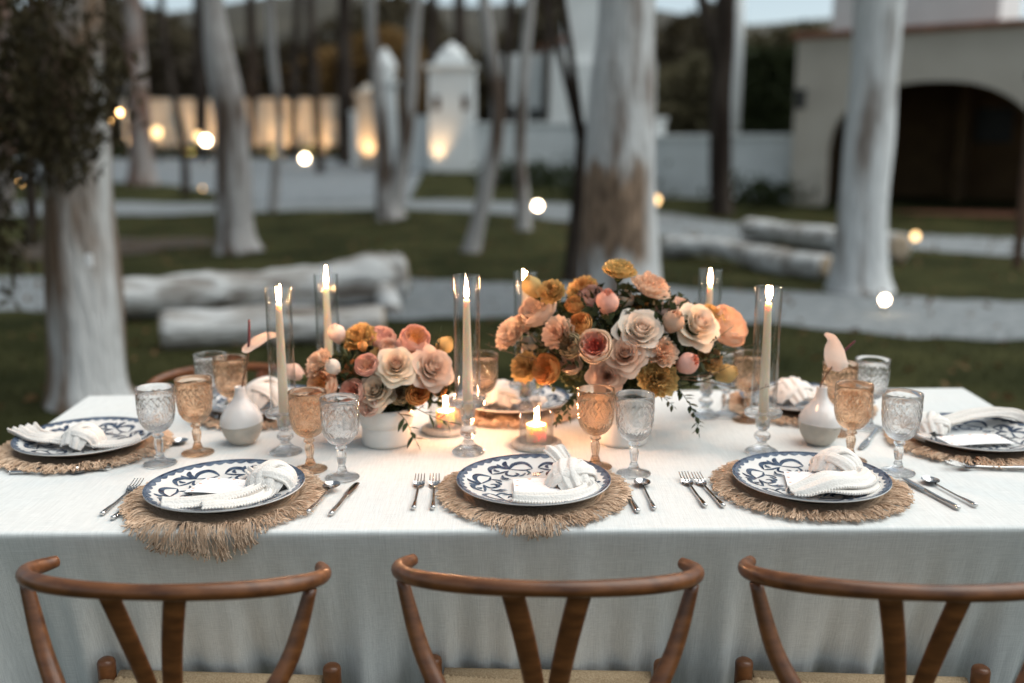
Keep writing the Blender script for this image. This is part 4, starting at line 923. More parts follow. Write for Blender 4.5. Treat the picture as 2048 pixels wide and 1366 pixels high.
for (kind, x, y, ph) in (
    ('clear', -.836, 2.262, 'by the plate at the table end near the tree'), ('amber', -.772, 2.345, 'beside the darker bud vase at the tree end'),
    ('clear', -.815, 2.63, 'at the back before the far chair rail'), ('amber', -.752, 2.59, 'at the back overlapping a clear one before the far chair'),
    ('amber', -.470, 2.215, 'in front of the smaller bouquet beside a taper holder'), ('clear', -.386, 2.155, 'in front of the smaller bouquet next to the low white bowl'),
    ('amber', -.081, 2.62, 'at the back behind the tall middle taper'), ('clear', .065, 2.66, 'at the back hidden beneath the big bouquet'),
    ('amber', .193, 2.225, 'in front of the big bouquet beside the votive candle'), ('clear', .277, 2.175, 'in front of the big bouquet before its white bowl'),
    ('amber', .640, 2.62, 'at the back behind the outer taper chimney'), ('clear', .590, 2.67, 'at the back under the drooping twig of the big bouquet'),
    ('amber', .842, 2.49, 'behind the anthurium at the end facing the lawn'), ('clear', .942, 2.54, 'behind the amber pair at the end facing the lawn'),
    ('amber', .800, 2.262, 'beside the bud vase before the plate facing the lawn'), ('clear', .880, 2.175, 'nearest the mat at the end facing the lawn')):
    t = thing('goblet', ('clear' if kind == 'clear' else 'amber') + ' cut glass goblet ' + ph, 'goblet', (x, y, TZ + .001), random.uniform(0, 6), kind + ' goblets')
    for nm, me in zip(('bowl', 'stem', 'foot'), GM[kind]): ob(nm, me, t)

# ---- tapers in crystal holders under glass chimneys
def flame_mesh(L_, r, lean=.0):
    P = [(0, 0, 0), (lean * .1, 0, L_ * .12), (lean * .3, 0, L_ * .3), (lean * .6, 0, L_ * .6), (lean * .85, 0, L_ * .85), (lean, 0, L_)]
    S = smooth_pts([(*p, q) for p, q in zip(P, (r * .35, r * .8, r, r * .72, r * .3, r * .03))], 4)
    V, F = tube([s[:3] for s in S], [s[3] for s in S], 10); return mk('flame', V, F, 'flame')
def holder_mesh(h):
    k = h / .10
    pr = smooth_pts([(.040, .0, 0), (.0405, .003, 0), (.034, .008, 0), (.022, .014, 0), (.0125, .024, 0), (.0115, .029, 0), (.0185, .036, 0), (.0200, .043, 0), (.0165, .050, 0), (.0100, .055, 0), (.0125, .060, 0), (.0165, .066, 0), (.0175, .078, 0), (.018, .090, 0)], 4)
    pr = [(p[0], p[1] * k) for p in pr]
    pr = [(0, 0)] + pr + [(.038, .0925 * k), (.0440, .0945 * k), (.0450, .098 * k), (.0450, .104 * k), (.0435, .106 * k), (.0400, .1035 * k), (.0145, .1025 * k), (.0132, .100 * k), (.0130, .068 * k), (0, .066 * k)]
    return mk('holder', *lathe(pr, 56), 'crystal')
HM = {.10: holder_mesh(.10), .128: holder_mesh(.128)}
chim_me = mk('chimney', *lathe([(.0310, 0), (.0315, .001), (.0315, .302), (.0310, .3035), (.0298, .3035), (.0293, .302), (.0293, .001), (.0298, 0)], 56, closed=True), 'chimney')
FL_ = [flame_mesh(.042, .0048, .003), flame_mesh(.047, .0046, -.003), flame_mesh(.040, .0050, .006)]
for i, (x, y, h, zt, ph) in enumerate((
    (-.557, 2.35, .10, 1.122, 'by the smaller bouquet bud vase'), (-.489, 2.60, .10, 1.127, 'behind the smaller bouquet'),
    (-.108, 2.344, .128, 1.131, 'tallest, between the two bouquets'), (.036, 2.63, .10, 1.128, 'behind the big bouquet by the yellow green bud'),
    (.536, 2.67, .10, 1.115, 'behind the very large peach bloom'), (.609, 2.335, .10, 1.122, 'between big bouquet and lawn side vase'))):
    t = thing('candle_holder', 'crystal candle holder with round bulb stem, ' + ph, 'candle holder', (x, y, TZ + .001), i, 'crystal candle holders')
    ob('body', HM[h], t)
    c = thing('taper_candle', 'lit ivory taper candle ' + ph, 'candle', (x, y, TZ + .0015 + .068 * h / .10), 0, 'ivory taper candles')
    L_ = zt - (TZ + .0015 + .068 * h / .10)
    V, F = tube([(0, 0, 0), (0, 0, L_ * .3), (0, 0, L_ * .7), (0, 0, L_ * .97), (0, 0, L_)], [.0122, .0118, .0098, .0078, .0062], 24, upv=(0, 1, 0)); wx = ob('wax', mk('wax', V, F, 'wax'), c)
    V, F = tube([(0, 0, L_ - .001), (.0005, 0, L_ + .006), (.0015, 0, L_ + .010)], .0008, 6); ob('wick', mk('wick', V, F, 'wick'), wx)
    ob('flame', FL_[i % 3], c, (0, 0, L_ + .005), (random.uniform(-.12, .12), random.uniform(-.16, .16), i * 1.3), (1, 1, random.uniform(.8, 1.12)))
    g_ = ob('glass_chimney', chim_me, loc=(x, y, TZ + .0015 + .1038 * h / .10)); tag(g_, 'clear glass chimney around the taper ' + ph, 'chimney', 'glass chimneys')
vot_b = mk('dish', *lathe([(0, 0), (.060, 0), (.063, .003), (.063, .010), (.060, .0135), (.0475, .0150), (.046, .0125), (0, .0125)], 56), 'stonebase')
vot_g = mk('cylinder', *lathe([(.0430, 0), (.0433, .001), (.0433, .0735), (.0428, .0745), (.0410, .0745), (.0405, .0735), (.0405, .001), (.0410, 0)], 56, closed=True), 'chimney')
for (x, y, ph) in ((.060, 2.395, 'in front of the big bouquet'), (-.176, 2.53, 'behind the tallest taper beside the smaller bouquet')):
    t = thing('votive_dish', 'round stone votive dish with raised rim ' + ph, 'dish', (x, y, TZ + .001), 0, 'votive dishes'); ob('dish', vot_b, t); V, F = lathe([(.052, .0151), (.054, .0162), (.056, .0151)], 48); ob('rim', mk('rim', V, F, 'stonebase'), t)
    t = ob('votive_glass', vot_g, loc=(x, y, TZ + .0137)); tag(t, 'clear glass cylinder around the votive candle ' + ph, 'votive glass', 'votive glasses')
    t = thing('votive_candle', 'short lit pillar candle in a glass ' + ph, 'candle', (x, y, TZ + .0137), 0, 'votive candles')
    V, F = lathe([(0, 0), (.0245, 0), (.0250, .002), (.0248, .043), (.0235, .0445), (.018, .0425), (0, .041)], 36); wx = ob('wax', mk('wax', V, F, 'wax'), t)
    V, F = tube([(0, 0, .041), (0, 0, .050)], .0009, 6); ob('wick', mk('wick', V, F, 'wick'), wx); ob('flame', FL_[0], t, (0, 0, .046))

# ================================================================== vases, bowls, flowers
vl = smooth_pts([(.024, 0, 0), (.030, .003, 0), (.043, .020, 0), (.0515, .043, 0), (.0530, .056, 0)], 5)
vu = smooth_pts([(.0530, .056, 0), (.0500, .072, 0), (.0395, .090, 0), (.0255, .106, 0), (.0165, .120, 0), (.0130, .135, 0), (.0130, .146, 0)], 5)
vase_lo = mk('bare_base', *lathe([(0, 0)] + [(p[0], p[1]) for p in vl], 56, lambda r, z, a: (r, z + (.006 * math.sin(a + .6) if z > .05 else 0))), 'vaseclay')
vase_up = mk('glazed_top', *lathe([(p[0], p[1]) for p in vu] + [(.0122, .1472), (.0110, .1465), (.0105, .135), (.012, .120), (.02, .10)], 56, lambda r, z, a: (r * 1.004, z + (.006 * math.sin(a + .6) if z < .0575 else 0))), 'vaseglaze')
def petal_strip(P, W, cupf, n=10, k=6, out=(0, 0, 1)):
    P2 = smooth_pts([(*p, w) for p, w in zip(P, W)], k); V, F = [], []; m_ = len(P2)
    for i, q in enumerate(P2):
        p = Vector(q[:3]); t = (Vector(P2[min(i + 1, m_ - 1)][:3]) - Vector(P2[max(i - 1, 0)][:3])).normalized()
        o_ = Vector(out); o_ = (o_ - t * o_.dot(t)).normalized(); sd = t.cross(o_)
        for j in range(n + 1):
            s = -1 + 2 * j / n; V.append(p + sd * (q[3] * s) + o_ * (cupf * q[3] * s * s))
    for i in range(m_ - 1):
        for j in range(n): F.append((i * (n + 1) + j, i * (n + 1) + j + 1, (i + 1) * (n + 1) + j + 1, (i + 1) * (n + 1) + j))
    return V, F
for (x, y, ph, rz) in ((-.684, 2.43, 'by the smaller bouquet at the tree end', .0), (.770, 2.405, 'beside the outer taper on the lawn side', 2.1)):
    t = thing('bud_vase', 'two tone bud vase, white over bare clay, ' + ph, 'vase', (x, y, TZ + .001), rz, 'bud vases'); ob('bare_base', vase_lo, t); ob('glazed_top', vase_up, t)
def anthurium(label, base, stem, spP, spW, out, spad):
    b = Vector(base); t = thing('anthurium', label, 'flower', b); rel = lambda P: [Vector(p) - b for p in P]
    V, F = tube(smooth_pts(rel(stem), 6), .0022, 8); ob('stem', mk('stem', V, F, 'twig'), t)
    V, F = petal_strip(rel(spP), spW, .35, 12, 8, out); mb = MB(); mb.add(V, F); ob('spathe', mb.mesh('spathe', 'spathe', recalc=False), t)
    S = smooth_pts(rel(spad), 6); V, F = tube(S, np.linspace(.0042, .0026, len(S)).tolist(), 10, round_end=True); ob('spadix', mk('spadix', V, F, 'spadix'), t)
anthurium('single blush anthurium with dark upright spadix in the bud vase at the tree end', (-.684, 2.43, .80), [(-.684, 2.43, .80), (-.678, 2.43, .895), (-.664, 2.43, .95), (-.654, 2.43, .998)],
          [(-.672, 2.428, .992), (-.655, 2.425, .996), (-.630, 2.42, 1.012), (-.600, 2.42, 1.028), (-.575, 2.42, 1.030)], [.005, .015, .017, .012, .003], (-.3, -.75, .6), [(-.655, 2.43, 1.000), (-.653, 2.43, 1.03), (-.651, 2.43, 1.068)])
anthurium('single pink edged anthurium leaning from the bud vase on the lawn side', (.770, 2.405, .80), [(.770, 2.405, .80), (.765, 2.405, .89), (.775, 2.405, .92), (.792, 2.405, .948)],
          [(.822, 2.405, .944), (.806, 2.40, .962), (.793, 2.39, .995), (.783, 2.39, 1.022), (.766, 2.395, 1.034)], [.010, .028, .026, .013, .003], (-.55, -.6, .25), [(.800, 2.42, .955), (.825, 2.42, .985), (.850, 2.42, 1.010)])
bowl_pr = [(0, 0), (.056, 0), (.0605, .003), (.0615, .010), (.0620, .046), (.0605, .0475), (.0605, .0490), (.0645, .0510), (.0680, .066), (.0690, .082), (.0670, .094), (.0655, .0965), (.0620, .094), (.0610, .080), (.058, .06), (0, .058)]
for (x, y, k, ph) in ((-.318, 2.425, 1.0, 'under the smaller bouquet'), (.278, 2.43, 1.06, 'under the big bouquet')):
    t = thing('flower_bowl', 'low white ceramic bowl with a groove ' + ph, 'bowl', (x, y, TZ + .001), 0, 'white flower bowls'); t.scale = (k, k, 1 if k == 1 else 1.25); ob('body', mk('body', *lathe(bowl_pr, 64), 'whiteceramic'), t)
    V, F = lathe([(.0650, .0955), (.0668, .0975), (.0684, .0955)], 48); ob('rim', mk('rim', V, F, 'whiteceramic'), t)

PALETTE = {'cream': (.90, .76, .60), 'creampink': (.90, .69, .56), 'sand': (.66, .52, .39), 'mauve': (.74, .47, .34), 'pink': (.91, .55, .45), 'peach': (.92, .59, .40), 'peachpink': (.88, .57, .46),
           'peachcream': (.92, .69, .52), 'coral': (.84, .36, .24), 'orange': (.80, .40, .14), 'darkorange': (.66, .27, .08), 'blush': (.90, .68, .58), 'white': (.91, .79, .68), 'olive': (.40, .31, .18), 'brown': (.30, .185, .10),
           'mustard': (.70, .49, .20), 'ochre': (.56, .34, .13), 'rust': (.58, .28, .11), 'mauvepink': (.91, .66, .51), 'tan': (.72, .50, .36), 'red': (.68, .16, .11)}
def petal_mesh(az, span, rb, rt, zb, zt, flare=0, ruffle=0, rf=8, close=0, tip=.22, nu=7, nv=8, ph=0., point=0.):
    """one petal wrapped round the flower axis: radius and height run from base to edge"""
    def f(u, v):
        w = 2 * u - 1; s = v * (1 - tip * abs(w) ** 2.4 + point * max(0, 1 - abs(w) * 2.2))
        sp = span * (.45 + .55 * math.sin(min(1, s * 1.25) * PI / 2))
        r = rb + (rt - rb) * math.sin(s * PI / 2) ** .85 - close * max(0, s - .55) ** 2
        z = zb + (zt - zb) * s
        fl = max(0, s - .62) / .38; r += flare * fl ** 1.6; z -= flare * .55 * fl ** 2.2
        r += ruffle * s ** 2 * math.sin(w * rf + ph) ; z += ruffle * .8 * s ** 2 * math.cos(w * rf * 1.3 + ph * 2)
        r *= 1 - .06 * w * w
        a = az + sp * w
        return (r * math.cos(a), r * math.sin(a), z)
    V, F = grid(f, nu, nv); return mk('petal', V, F, 'petal', True, False)
def make_kind(kind, var):
    r_ = random.Random(len(kind) * 31 + var * 7); out = []      # (mesh, inner weight 0..1)
    if kind == 'rose':
        L_ = [(3, .040, .235, 1.35, 0, 1.), (3, .090, .235, 1.2, .004, .8), (4, .150, .215, 1.0, .012, .55), (5, .215, .170, .85, .028, .3), (5, .290, .095, .80, .060, .12), (5, .370, -.005, .76, .100, .0), (6, .450, -.130, .66, .130, .0)]
        for li, (n, rt, zt, sp, fl, iw) in enumerate(L_):
            for i in range(n): out.append((petal_mesh(2 * PI * (i + .38 * li) / n + r_.uniform(-.12, .12), sp, .03, rt * r_.uniform(.93, 1.05), -.30 - .02 * li, zt + r_.uniform(-.015, .015), fl, .006, 5, tip=.14, ph=r_.random() * 6, point=.10 if li > 3 else 0), iw))
    elif kind == 'cup':
        for li, (n, rt, zt, cl, sp) in enumerate(((5, .40, .20, .35, .80), (5, .46, .15, .30, .78), (5, .49, .06, .12, .74))):
            for i in range(n): out.append((petal_mesh(2 * PI * (i + .5 * li) / n + r_.uniform(-.1, .1), sp, .05, rt, -.36, zt, 0, .010, 6, cl, ph=r_.random() * 6), 0. if li else .15))
        for li, (n, rt, zt, iw) in enumerate(((6, .29, .17, .45), (6, .21, .15, .75), (5, .12, .13, 1.), (4, .05, .11, 1.))):
            for i in range(n): out.append((petal_mesh(2 * PI * (i + .3 * li) / n + r_.uniform(-.25, .25), .62, .03, rt * r_.uniform(.85, 1.15), -.25, zt + r_.uniform(-.03, .03), .01, .028, 5, ph=r_.random() * 6), iw))
    elif kind == 'bud':
        for li, (n, rt, zt, cl, iw) in enumerate(((3, .10, .44, .05, 1.), (3, .22, .43, .35, .5), (4, .34, .40, .85, .1), (4, .40, .34, .95, 0.))):
            for i in range(n): out.append((petal_mesh(2 * PI * (i + .45 * li) / n + r_.uniform(-.1, .1), 1.0, .06, rt, -.46, zt, .0, .006, 4, cl, tip=.10, ph=r_.random() * 6, point=.06), iw))
    elif kind == 'ranunculus':
        for li, (n, rt, zt, cl, iw) in enumerate(((4, .08, .20, .02, 1.), (5, .16, .21, .12, .9), (5, .24, .20, .25, .6), (6, .32, .17, .35, .35), (6, .40, .11, .40, .1), (6, .46, .02, .30, 0.))):
            for i in range(n): out.append((petal_mesh(2 * PI * (i + .35 * li) / n + r_.uniform(-.15, .15), .75, .04, rt, -.32, zt, .0, .014, 6, cl, ph=r_.random() * 6), iw))
    else:                                                              # carnation and other frilled flowers
        for li, (n, rt, zt, iw) in enumerate(((5, .12, .22, 1.), (6, .22, .20, .7), (7, .32, .14, .4), (7, .42, .05, .15), (7, .49, -.05, 0.))):
            for i in range(n): out.append((petal_mesh(2 * PI * (i + .4 * li) / n + r_.uniform(-.25, .25), .62, .03, rt * r_.uniform(.9, 1.1), -.36, zt + r_.uniform(-.05, .05), .05, .040, 9, nu=11, ph=r_.random() * 6, tip=.1), iw))
    return out
KINDS = {(k, v): make_kind(k, v) for k in ('rose', 'cup', 'bud', 'ranunculus', 'carnation') for v in (0, 1, 2)}
calyx_me = mk('calyx', *lathe([(.03, -.52), (.09, -.46), (.14, -.38), (.16, -.30), (.10, -.30), (0, -.33)], 12), 'stem')
FL_SMALL = [
    (-0.279, 2.340, 0.975, 0.0767, 'rose', 'cream', 'mauve', 'fully open cream rose facing the amber goblet, mauve heart, in the smaller bouquet'),
    (-0.190, 2.370, 0.962, 0.085, 'rose', 'creampink', 'creampink', 'large blush cream rose leaning outward beside the tall candle, smaller bouquet'),
    (-0.333, 2.340, 0.912, 0.0743, 'rose', 'cream', 'sand', 'half open cream rose with sand heart low over the clear goblet, smaller bouquet'),
    (-0.352, 2.350, 0.970, 0.0554, 'cup', 'pink', 'peach', 'cup shaped pink garden rose between white bud and open cream rose'),
    (-0.466, 2.380, 0.913, 0.0829, 'cup', 'peach', 'orange', 'large peach garden rose with orange heart low behind an amber goblet'),
    (-0.388, 2.350, 0.901, 0.065, 'cup', 'peachpink', 'coral', 'peach pink garden rose with coral heart behind the clear goblet rim'),
    (-0.349, 2.340, 0.870, 0.048, 'cup', 'blush', 'mauve', 'small blush garden rose lying on the rim of the low white bowl'),
    (-0.229, 2.350, 0.898, 0.0602, 'ranunculus', 'orange', 'darkorange', 'bright orange ranunculus low at the bowl side of the smaller bouquet'),
    (-0.276, 2.350, 0.897, 0.0506, 'ranunculus', 'olive', 'brown', 'withered olive brown ranunculus beside the bright orange one'),
    (-0.434, 2.360, 0.962, 0.0459, 'bud', 'white', 'white', 'closed white bud at the outer side of the smaller bouquet'),
    (-0.482, 2.410, 0.963, 0.0642, 'carnation', 'peachcream', 'peachcream', 'pale peach carnation above the large peach garden rose'),
    (-0.435, 2.440, 1.027, 0.0525, 'bud', 'blush', 'blush', 'blush rosebud standing before a taper at the top of the smaller bouquet'),
    (-0.385, 2.440, 1.024, 0.0725, 'carnation', 'mustard', 'ochre', 'mustard yellow frilled flower on top of the smaller bouquet'),
    (-0.328, 2.460, 1.016, 0.0681, 'cup', 'peachpink', 'pink', 'pink garden rose beside the mustard frilled flower on top'),
    (-0.305, 2.410, 1.004, 0.0494, 'ranunculus', 'blush', 'mauve', 'pale lilac blush ranunculus tucked above the open cream rose'),
    (-0.240, 2.420, 1.022, 0.0694, 'cup', 'pink', 'orange', 'tall pink garden rose with orange crown topping the smaller bouquet'),
    (-0.270, 2.420, 1.005, 0.0446, 'bud', 'pink', 'pink', 'rounded pink bud against the tall pink garden rose'),
    (-0.173, 2.470, 0.990, 0.0531, 'bud', 'mustard', 'mustard', 'mustard green bud on a stem near the tall chimney, smaller bouquet'),
    (-0.250, 2.410, 0.966, 0.0691, 'cup', 'coral', 'peach', 'coral peach rose peeping out behind the open cream rose'),
    (-0.568, 2.540, 0.908, 0.0547, 'bud', 'blush', 'peachcream', 'pale pink bud jutting out sideways behind a glass chimney'),
    (-0.367, 2.400, 1.005, 0.0295, 'bud', 'orange', 'orange', 'tiny orange bud above the cup shaped pink rose'),
    (-0.313, 2.400, 0.981, 0.0516, 'carnation', 'ochre', 'brown', 'ochre frilled flower deep between the pink rose and cream rose'),
    (-0.398, 2.420, 0.939, 0.0546, 'carnation', 'rust', 'brown', 'rusty frilled flower deep behind the cup shaped pink rose'),
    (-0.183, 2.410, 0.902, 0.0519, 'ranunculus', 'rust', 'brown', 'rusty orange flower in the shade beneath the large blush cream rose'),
]
FL_BIG = [
    (0.310, 2.340, 1.059, 0.0959, 'rose', 'white', 'creampink', 'large white rose wide open at the centre of the big bouquet'),
    (0.269, 2.320, 1.004, 0.0808, 'rose', 'mauvepink', 'mauve', 'mauve pink rose directly under the large white rose'),
    (0.197, 2.320, 1.020, 0.0784, 'cup', 'peachcream', 'red', 'peach garden rose with deep red quartered heart in the big bouquet'),
    (0.226, 2.320, 0.949, 0.0761, 'rose', 'mauvepink', 'mauve', 'dusty mauve rose just above the goblet rims in the big bouquet'),
    (0.457, 2.380, 1.065, 0.0927, 'rose', 'cream', 'creampink', 'cream rose with pointed petals turned aside near the peach bloom'),
    (0.388, 2.370, 1.067, 0.0656, 'bud', 'tan', 'peach', 'tan peach rosebud between white rose and cream rose'),
    (0.422, 2.350, 0.969, 0.0626, 'bud', 'pink', 'coral', 'plump pink tulip shaped bud with coral tip at the big bouquet edge'),
    (0.355, 2.330, 0.940, 0.0788, 'carnation', 'mustard', 'ochre', 'ruffled mustard carnation hanging low in the big bouquet'),
    (0.361, 2.340, 1.006, 0.0671, 'carnation', 'peachcream', 'peach', 'pale peach carnation right above the ruffled mustard one'),
    (0.084, 2.380, 0.951, 0.0756, 'cup', 'orange', 'darkorange', 'glowing orange rose low at the votive side of the big bouquet'),
    (0.028, 2.410, 0.952, 0.0617, 'carnation', 'mustard', 'ochre', 'limp mustard flower beside the glowing orange rose'),
    (0.139, 2.340, 1.019, 0.0623, 'ranunculus', 'olive', 'brown', 'brown olive ranunculus against the red hearted peach rose'),
    (0.107, 2.370, 1.044, 0.068, 'carnation', 'peachcream', 'peach', 'pale peach carnation beside the brown olive ranunculus'),
    (0.165, 2.380, 1.063, 0.0634, 'ranunculus', 'orange', 'darkorange', 'amber orange ranunculus above the brown olive one'),
    (0.234, 2.410, 1.108, 0.0691, 'bud', 'pink', 'coral', 'tall pink tulip shaped bud at the top of the big bouquet'),
    (0.198, 2.460, 1.119, 0.063, 'cup', 'pink', 'peachpink', 'pink rose half hidden behind the tall pink bud'),
    (0.285, 2.460, 1.106, 0.0504, 'bud', 'peachcream', 'peachcream', 'pale peach bud half behind the tall pink bud'),
    (0.310, 2.480, 1.099, 0.0483, 'carnation', 'mustard', 'ochre', 'small mustard flower behind the pale peach bud'),
    (0.269, 2.460, 1.191, 0.0681, 'carnation', 'mustard', 'mustard', 'mustard carnation on a long stem, highest flower of the big bouquet'),
    (0.345, 2.440, 1.153, 0.08, 'carnation', 'peachcream', 'peach', 'peach carnation on a long stem tilted over the white rose'),
    (0.096, 2.420, 1.141, 0.057, 'carnation', 'mustard', 'ochre', 'small mustard carnation on a thin stem near a back candle'),
    (0.052, 2.460, 1.141, 0.0605, 'bud', 'mustard', 'mustard', 'yellow green bud right before a back candle chimney'),
    (0.064, 2.460, 1.085, 0.0907, 'cup', 'peachcream', 'peachcream', 'large pale peach bloom at the side of the big bouquet'),
    (-0.011, 2.460, 1.028, 0.0681, 'carnation', 'peachcream', 'peachcream', 'pale peach carnation farthest out beside the dried grass'),
    (0.023, 2.480, 1.046, 0.0559, 'cup', 'peach', 'peach', 'peach flower behind the outermost pale carnation'),
    (0.178, 2.490, 1.139, 0.0612, 'carnation', 'mustard', 'orange', 'golden mustard flower at the top behind the pink rose'),
    (0.546, 2.480, 1.038, 0.1042, 'cup', 'peach', 'peachcream', 'very large peach bloom beside the outer taper candle'),
    (0.506, 2.460, 1.070, 0.058, 'carnation', 'mustard', 'ochre', 'mustard flower leaning on the very large peach bloom'),
    (0.424, 2.480, 1.084, 0.061, 'cup', 'blush', 'blush', 'blush flower behind the tan peach rosebud'),
    (0.377, 2.480, 1.074, 0.0457, 'bud', 'blush', 'blush', 'small blush bud above the tan peach rosebud'),
    (0.157, 2.440, 1.104, 0.0525, 'ranunculus', 'orange', 'orange', 'orange flower squeezed beside the pink rose at the top'),
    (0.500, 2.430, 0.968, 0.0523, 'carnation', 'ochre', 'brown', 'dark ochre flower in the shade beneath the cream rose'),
    (0.540, 2.460, 0.918, 0.058, 'bud', 'mustard', 'ochre', 'mustard bud low over the back goblets'),
    (0.145, 2.380, 0.965, 0.0536, 'cup', 'peachcream', 'peach', 'pale peach petals under the brown olive ranunculus'),
    (0.046, 2.490, 0.989, 0.051, 'bud', 'cream', 'cream', 'cream bud in front of a back candle holder'),
]

def flower(x, y, z, d, kind, c1, c2, label, ctr, idx, grp):
    pos = Vector((x, y, z)); dirv = (pos - Vector(ctr)).normalized()
    face = (dirv * .9 + Vector((0, -.75, .32)) + Vector((random.uniform(-.22, .22), 0, random.uniform(-.15, .2)))).normalized()
    if kind == 'bud': face = (dirv * 1.0 + Vector((random.uniform(-.2, .2), -.25, .35))).normalized()
    if 'long stem' in label: face = (Vector((.35 if 'tilted' in label else .1, -.25, 1))).normalized()
    name = {'rose': 'rose', 'cup': 'garden_rose', 'bud': 'flower_bud', 'ranunculus': 'ranunculus', 'carnation': 'carnation'}[kind]
    sc = d * 1.21
    t = thing(name, label, 'flower', pos, 0, grp); t.rotation_mode = 'QUATERNION'; t.scale = (sc * random.uniform(.93, 1.07), sc * random.uniform(.93, 1.07), sc)
    q = face.to_track_quat('Z', 'Y') @ Quaternion((0, 0, 1), random.uniform(0, 6.28)); t.rotation_quaternion = q
    a, b = Vector(PALETTE[c1]), Vector(PALETTE[c2]); v = random.uniform(.92, 1.06)
    for me, iw in KINDS[(kind, idx % 3)]:
        o_ = ob('petal', me, t); c = a.lerp(b, iw) * v * random.uniform(.95, 1.04); o_.color = (min(c.x, .92), min(c.y, .92), min(c.z, .92), 1)
    ob('calyx', calyx_me, t)
    Mi = (Matrix.Translation(pos) @ q.to_matrix().to_4x4() @ Matrix.Scale(sc, 4)).inverted()
    tgt = Vector(ctr) - Vector((0, 0, .06)); b0 = pos - face * sc * .48
    P = [Mi @ p for p in (b0, b0 - face * .02 + (tgt - b0) * .25, tgt + Vector((random.uniform(-.02, .02), random.uniform(-.02, .02), 0)))]
    V, F = tube(smooth_pts(P, 5), .0022 / sc, 6); ob('stem', mk('stem', V, F, 'stem'), t)
for i, f_ in enumerate(FL_SMALL): flower(*f_, (-.318, 2.46, .855), i, 'flowers of the smaller bouquet')
for i, f_ in enumerate(FL_BIG): flower(*f_, (.278, 2.49, .895), i, 'flowers of the big bouquet')

# greenery: leafy filler inside, single sprigs and twigs outside
def filler(name, c, rad, n, label, size=.016):
    d = rng.normal(size=(n, 3)); d /= np.linalg.norm(d, axis=1)[:, None]; r = rng.random(n) ** .4
    C = np.array(c) + d * r[:, None] * np.array(rad); C = C[C[:, 2] > c[2] - rad[2] * .62]
    o_ = ob(name, quads(name, C, size, 'leaf', .42)); o_['kind'] = 'stuff'; tag(o_, label, 'foliage')
filler('bouquet_foliage', (-.318, 2.46, .905), (.178, .115, .098), 1500, 'dark leaves packed between the flowers of the smaller bouquet')
filler('bouquet_foliage', (.278, 2.49, .985), (.268, .155, .160), 3300, 'dark leaves packed between the flowers of the big bouquet')
lf = mk('leaf', *petal_strip([(0, 0, 0), (0, .3, .05), (0, .65, .04), (0, 1, -.06)], [.02, .16, .14, .005], -.25, 4, 3), 'leafolive', True, False)
lf2 = mk('leaf', *petal_strip([(0, 0, 0), (0, .3, .05), (0, .65, .04), (0, 1, -.06)], [.02, .22, .2, .005], -.2, 4, 3), 'leaf', True, False)
lf3 = mk('leaf', *petal_strip([(0, 0, 0), (0, .4, .03), (0, 1, .0)], [.02, .09, .005], -.2, 2, 3), 'twig', True, False)
def sprig(name, label, P, n, L_, leaf, r=.0012, mt='stem', spread=.9, grp=None):
    b = Vector(P[0]); t = thing(name, label, 'twig' if mt == 'twig' else 'sprig', b, 0, grp); S = [Vector(p) - b for p in smooth_pts(P, 6)]
    V, F = tube(S, np.linspace(r, r * .4, len(S)).tolist(), 6); ob('stem', mk('stem', V, F, mt), t)
    for i in range(n):
        u = (.18 + .82 * i / max(1, n - 1)) * (len(S) - 1); k = min(int(u), len(S) - 2); p = S[k].lerp(S[k + 1], u - k); tn = (S[k + 1] - S[k]).normalized()
        ax = Vector((random.gauss(0, 1), random.gauss(0, 1), random.gauss(0, 1))); ax = (ax - tn * ax.dot(tn)).normalized()
        dr = (tn * (1 - .45 * spread) + ax * spread).normalized() if i < n - 1 else tn
        o_ = ob('leaf', leaf, t, p, scale=L_ * random.uniform(.75, 1.2) * (1 - .3 * i / n)); o_.rotation_mode = 'QUATERNION'; o_.rotation_quaternion = dr.to_track_quat('Y', 'Z')
sprig('leafy_sprig', 'long leaved sprig arching over the groove of the low white bowl', [(-.29, 2.38, .85), (-.262, 2.345, .835), (-.245, 2.335, .805), (-.236, 2.335, .785)], 8, .042, lf)
sprig('leafy_sprig', 'long leaved sprig reaching from the low bowl to the tall middle taper', [(-.27, 2.39, .87), (-.22, 2.36, .850), (-.175, 2.35, .832), (-.15, 2.35, .825)], 10, .036, lf)
sprig('leafy_sprig', 'dark sprig over the white bud of the smaller bouquet', [(-.40, 2.42, .90), (-.43, 2.40, .945), (-.462, 2.39, .965)], 7, .040, lf)
sprig('leafy_sprig', 'dark sprig rising between the rosebud and the cup shaped pink rose', [(-.37, 2.39, .92), (-.39, 2.37, .96), (-.40, 2.37, .985)], 6, .034, lf)
sprig('leafy_sprig', 'thin dark seed sprig above the mustard green bud', [(-.20, 2.44, .95), (-.185, 2.45, .99), (-.178, 2.45, 1.03)], 5, .022, lf)
sprig('leafy_sprig', 'drooping sprig of small dark leaves above the votive candle', [(.19, 2.40, .905), (.15, 2.36, .885), (.118, 2.34, .862), (.108, 2.335, .828)], 16, .026, lf2)
sprig('leafy_sprig', 'drooping sprig reaching toward the votive candle with paired leaves', [(.18, 2.41, .91), (.155, 2.375, .895), (.135, 2.355, .872), (.14, 2.35, .835)], 14, .024, lf2)
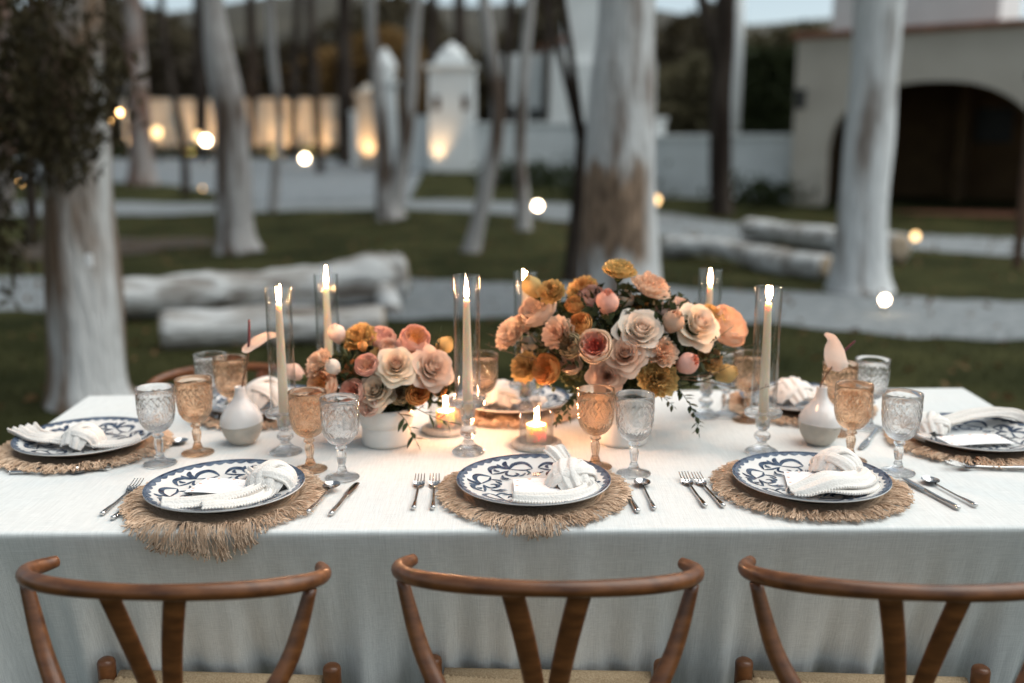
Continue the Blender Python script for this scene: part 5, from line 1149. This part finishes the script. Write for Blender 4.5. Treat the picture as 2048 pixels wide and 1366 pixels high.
sprig('leafy_sprig', 'hanging sprig of dark leaves beneath the plump pink bud', [(.37, 2.40, .935), (.405, 2.35, .905), (.432, 2.335, .868), (.445, 2.33, .835), (.452, 2.33, .805)], 22, .027, lf2)
sprig('leafy_sprig', 'short dark sprig beneath the ruffled mustard carnation', [(.34, 2.38, .91), (.365, 2.345, .89), (.39, 2.335, .868)], 10, .022, lf2)
for (lab, P, n) in (('twiggy sprig with tiny dark leaves rising by the tan peach rosebud', [(.33, 2.38, .99), (.35, 2.36, 1.04), (.372, 2.36, 1.092)], 18), ('twiggy sprig with tiny dark leaves above the small mustard carnation', [(.16, 2.38, 1.0), (.142, 2.36, 1.05), (.132, 2.36, 1.085)], 14),
                    ('twiggy sprig beside the very large peach bloom', [(.44, 2.40, .99), (.49, 2.38, 1.02), (.535, 2.38, 1.055)], 14), ('twiggy sprig under the very large peach bloom', [(.43, 2.37, .97), (.49, 2.35, .985), (.54, 2.35, 1.0)], 14)):
    sprig('leafy_sprig', lab, P, n, .011, lf2)
for (lab, P, n, L_) in (('fern twig reaching across the outer taper chimney, uppermost', [(.42, 2.38, .96), (.50, 2.36, .985), (.58, 2.34, 1.02), (.64, 2.33, 1.05)], 12, .012), ('thick needled twig pointing at the outer taper', [(.41, 2.36, .935), (.47, 2.33, .945), (.53, 2.32, .975), (.565, 2.31, .99)], 26, .016),
                        ('reddish twig lying over the outer taper chimney, lowest', [(.41, 2.36, .93), (.49, 2.33, .925), (.56, 2.30, .915), (.60, 2.29, .925), (.635, 2.29, .935)], 26, .016),
                        ('dried grass stem arching out past the outermost pale carnation', [(.13, 2.42, .965), (.06, 2.40, .985), (.0, 2.40, 1.012), (-.055, 2.40, 1.035)], 14, .016), ('dried grass stem beneath the outermost pale carnation', [(.13, 2.41, .955), (.05, 2.39, .975), (-.02, 2.39, .995), (-.06, 2.39, 1.01)], 12, .015),
                        ('dried grass stem over the large pale peach bloom', [(.12, 2.38, .98), (.07, 2.36, 1.02), (.03, 2.36, 1.05)], 10, .013)):
    sprig('dried_twig', lab, P, n, L_, lf3, .0011, 'twig', .8)
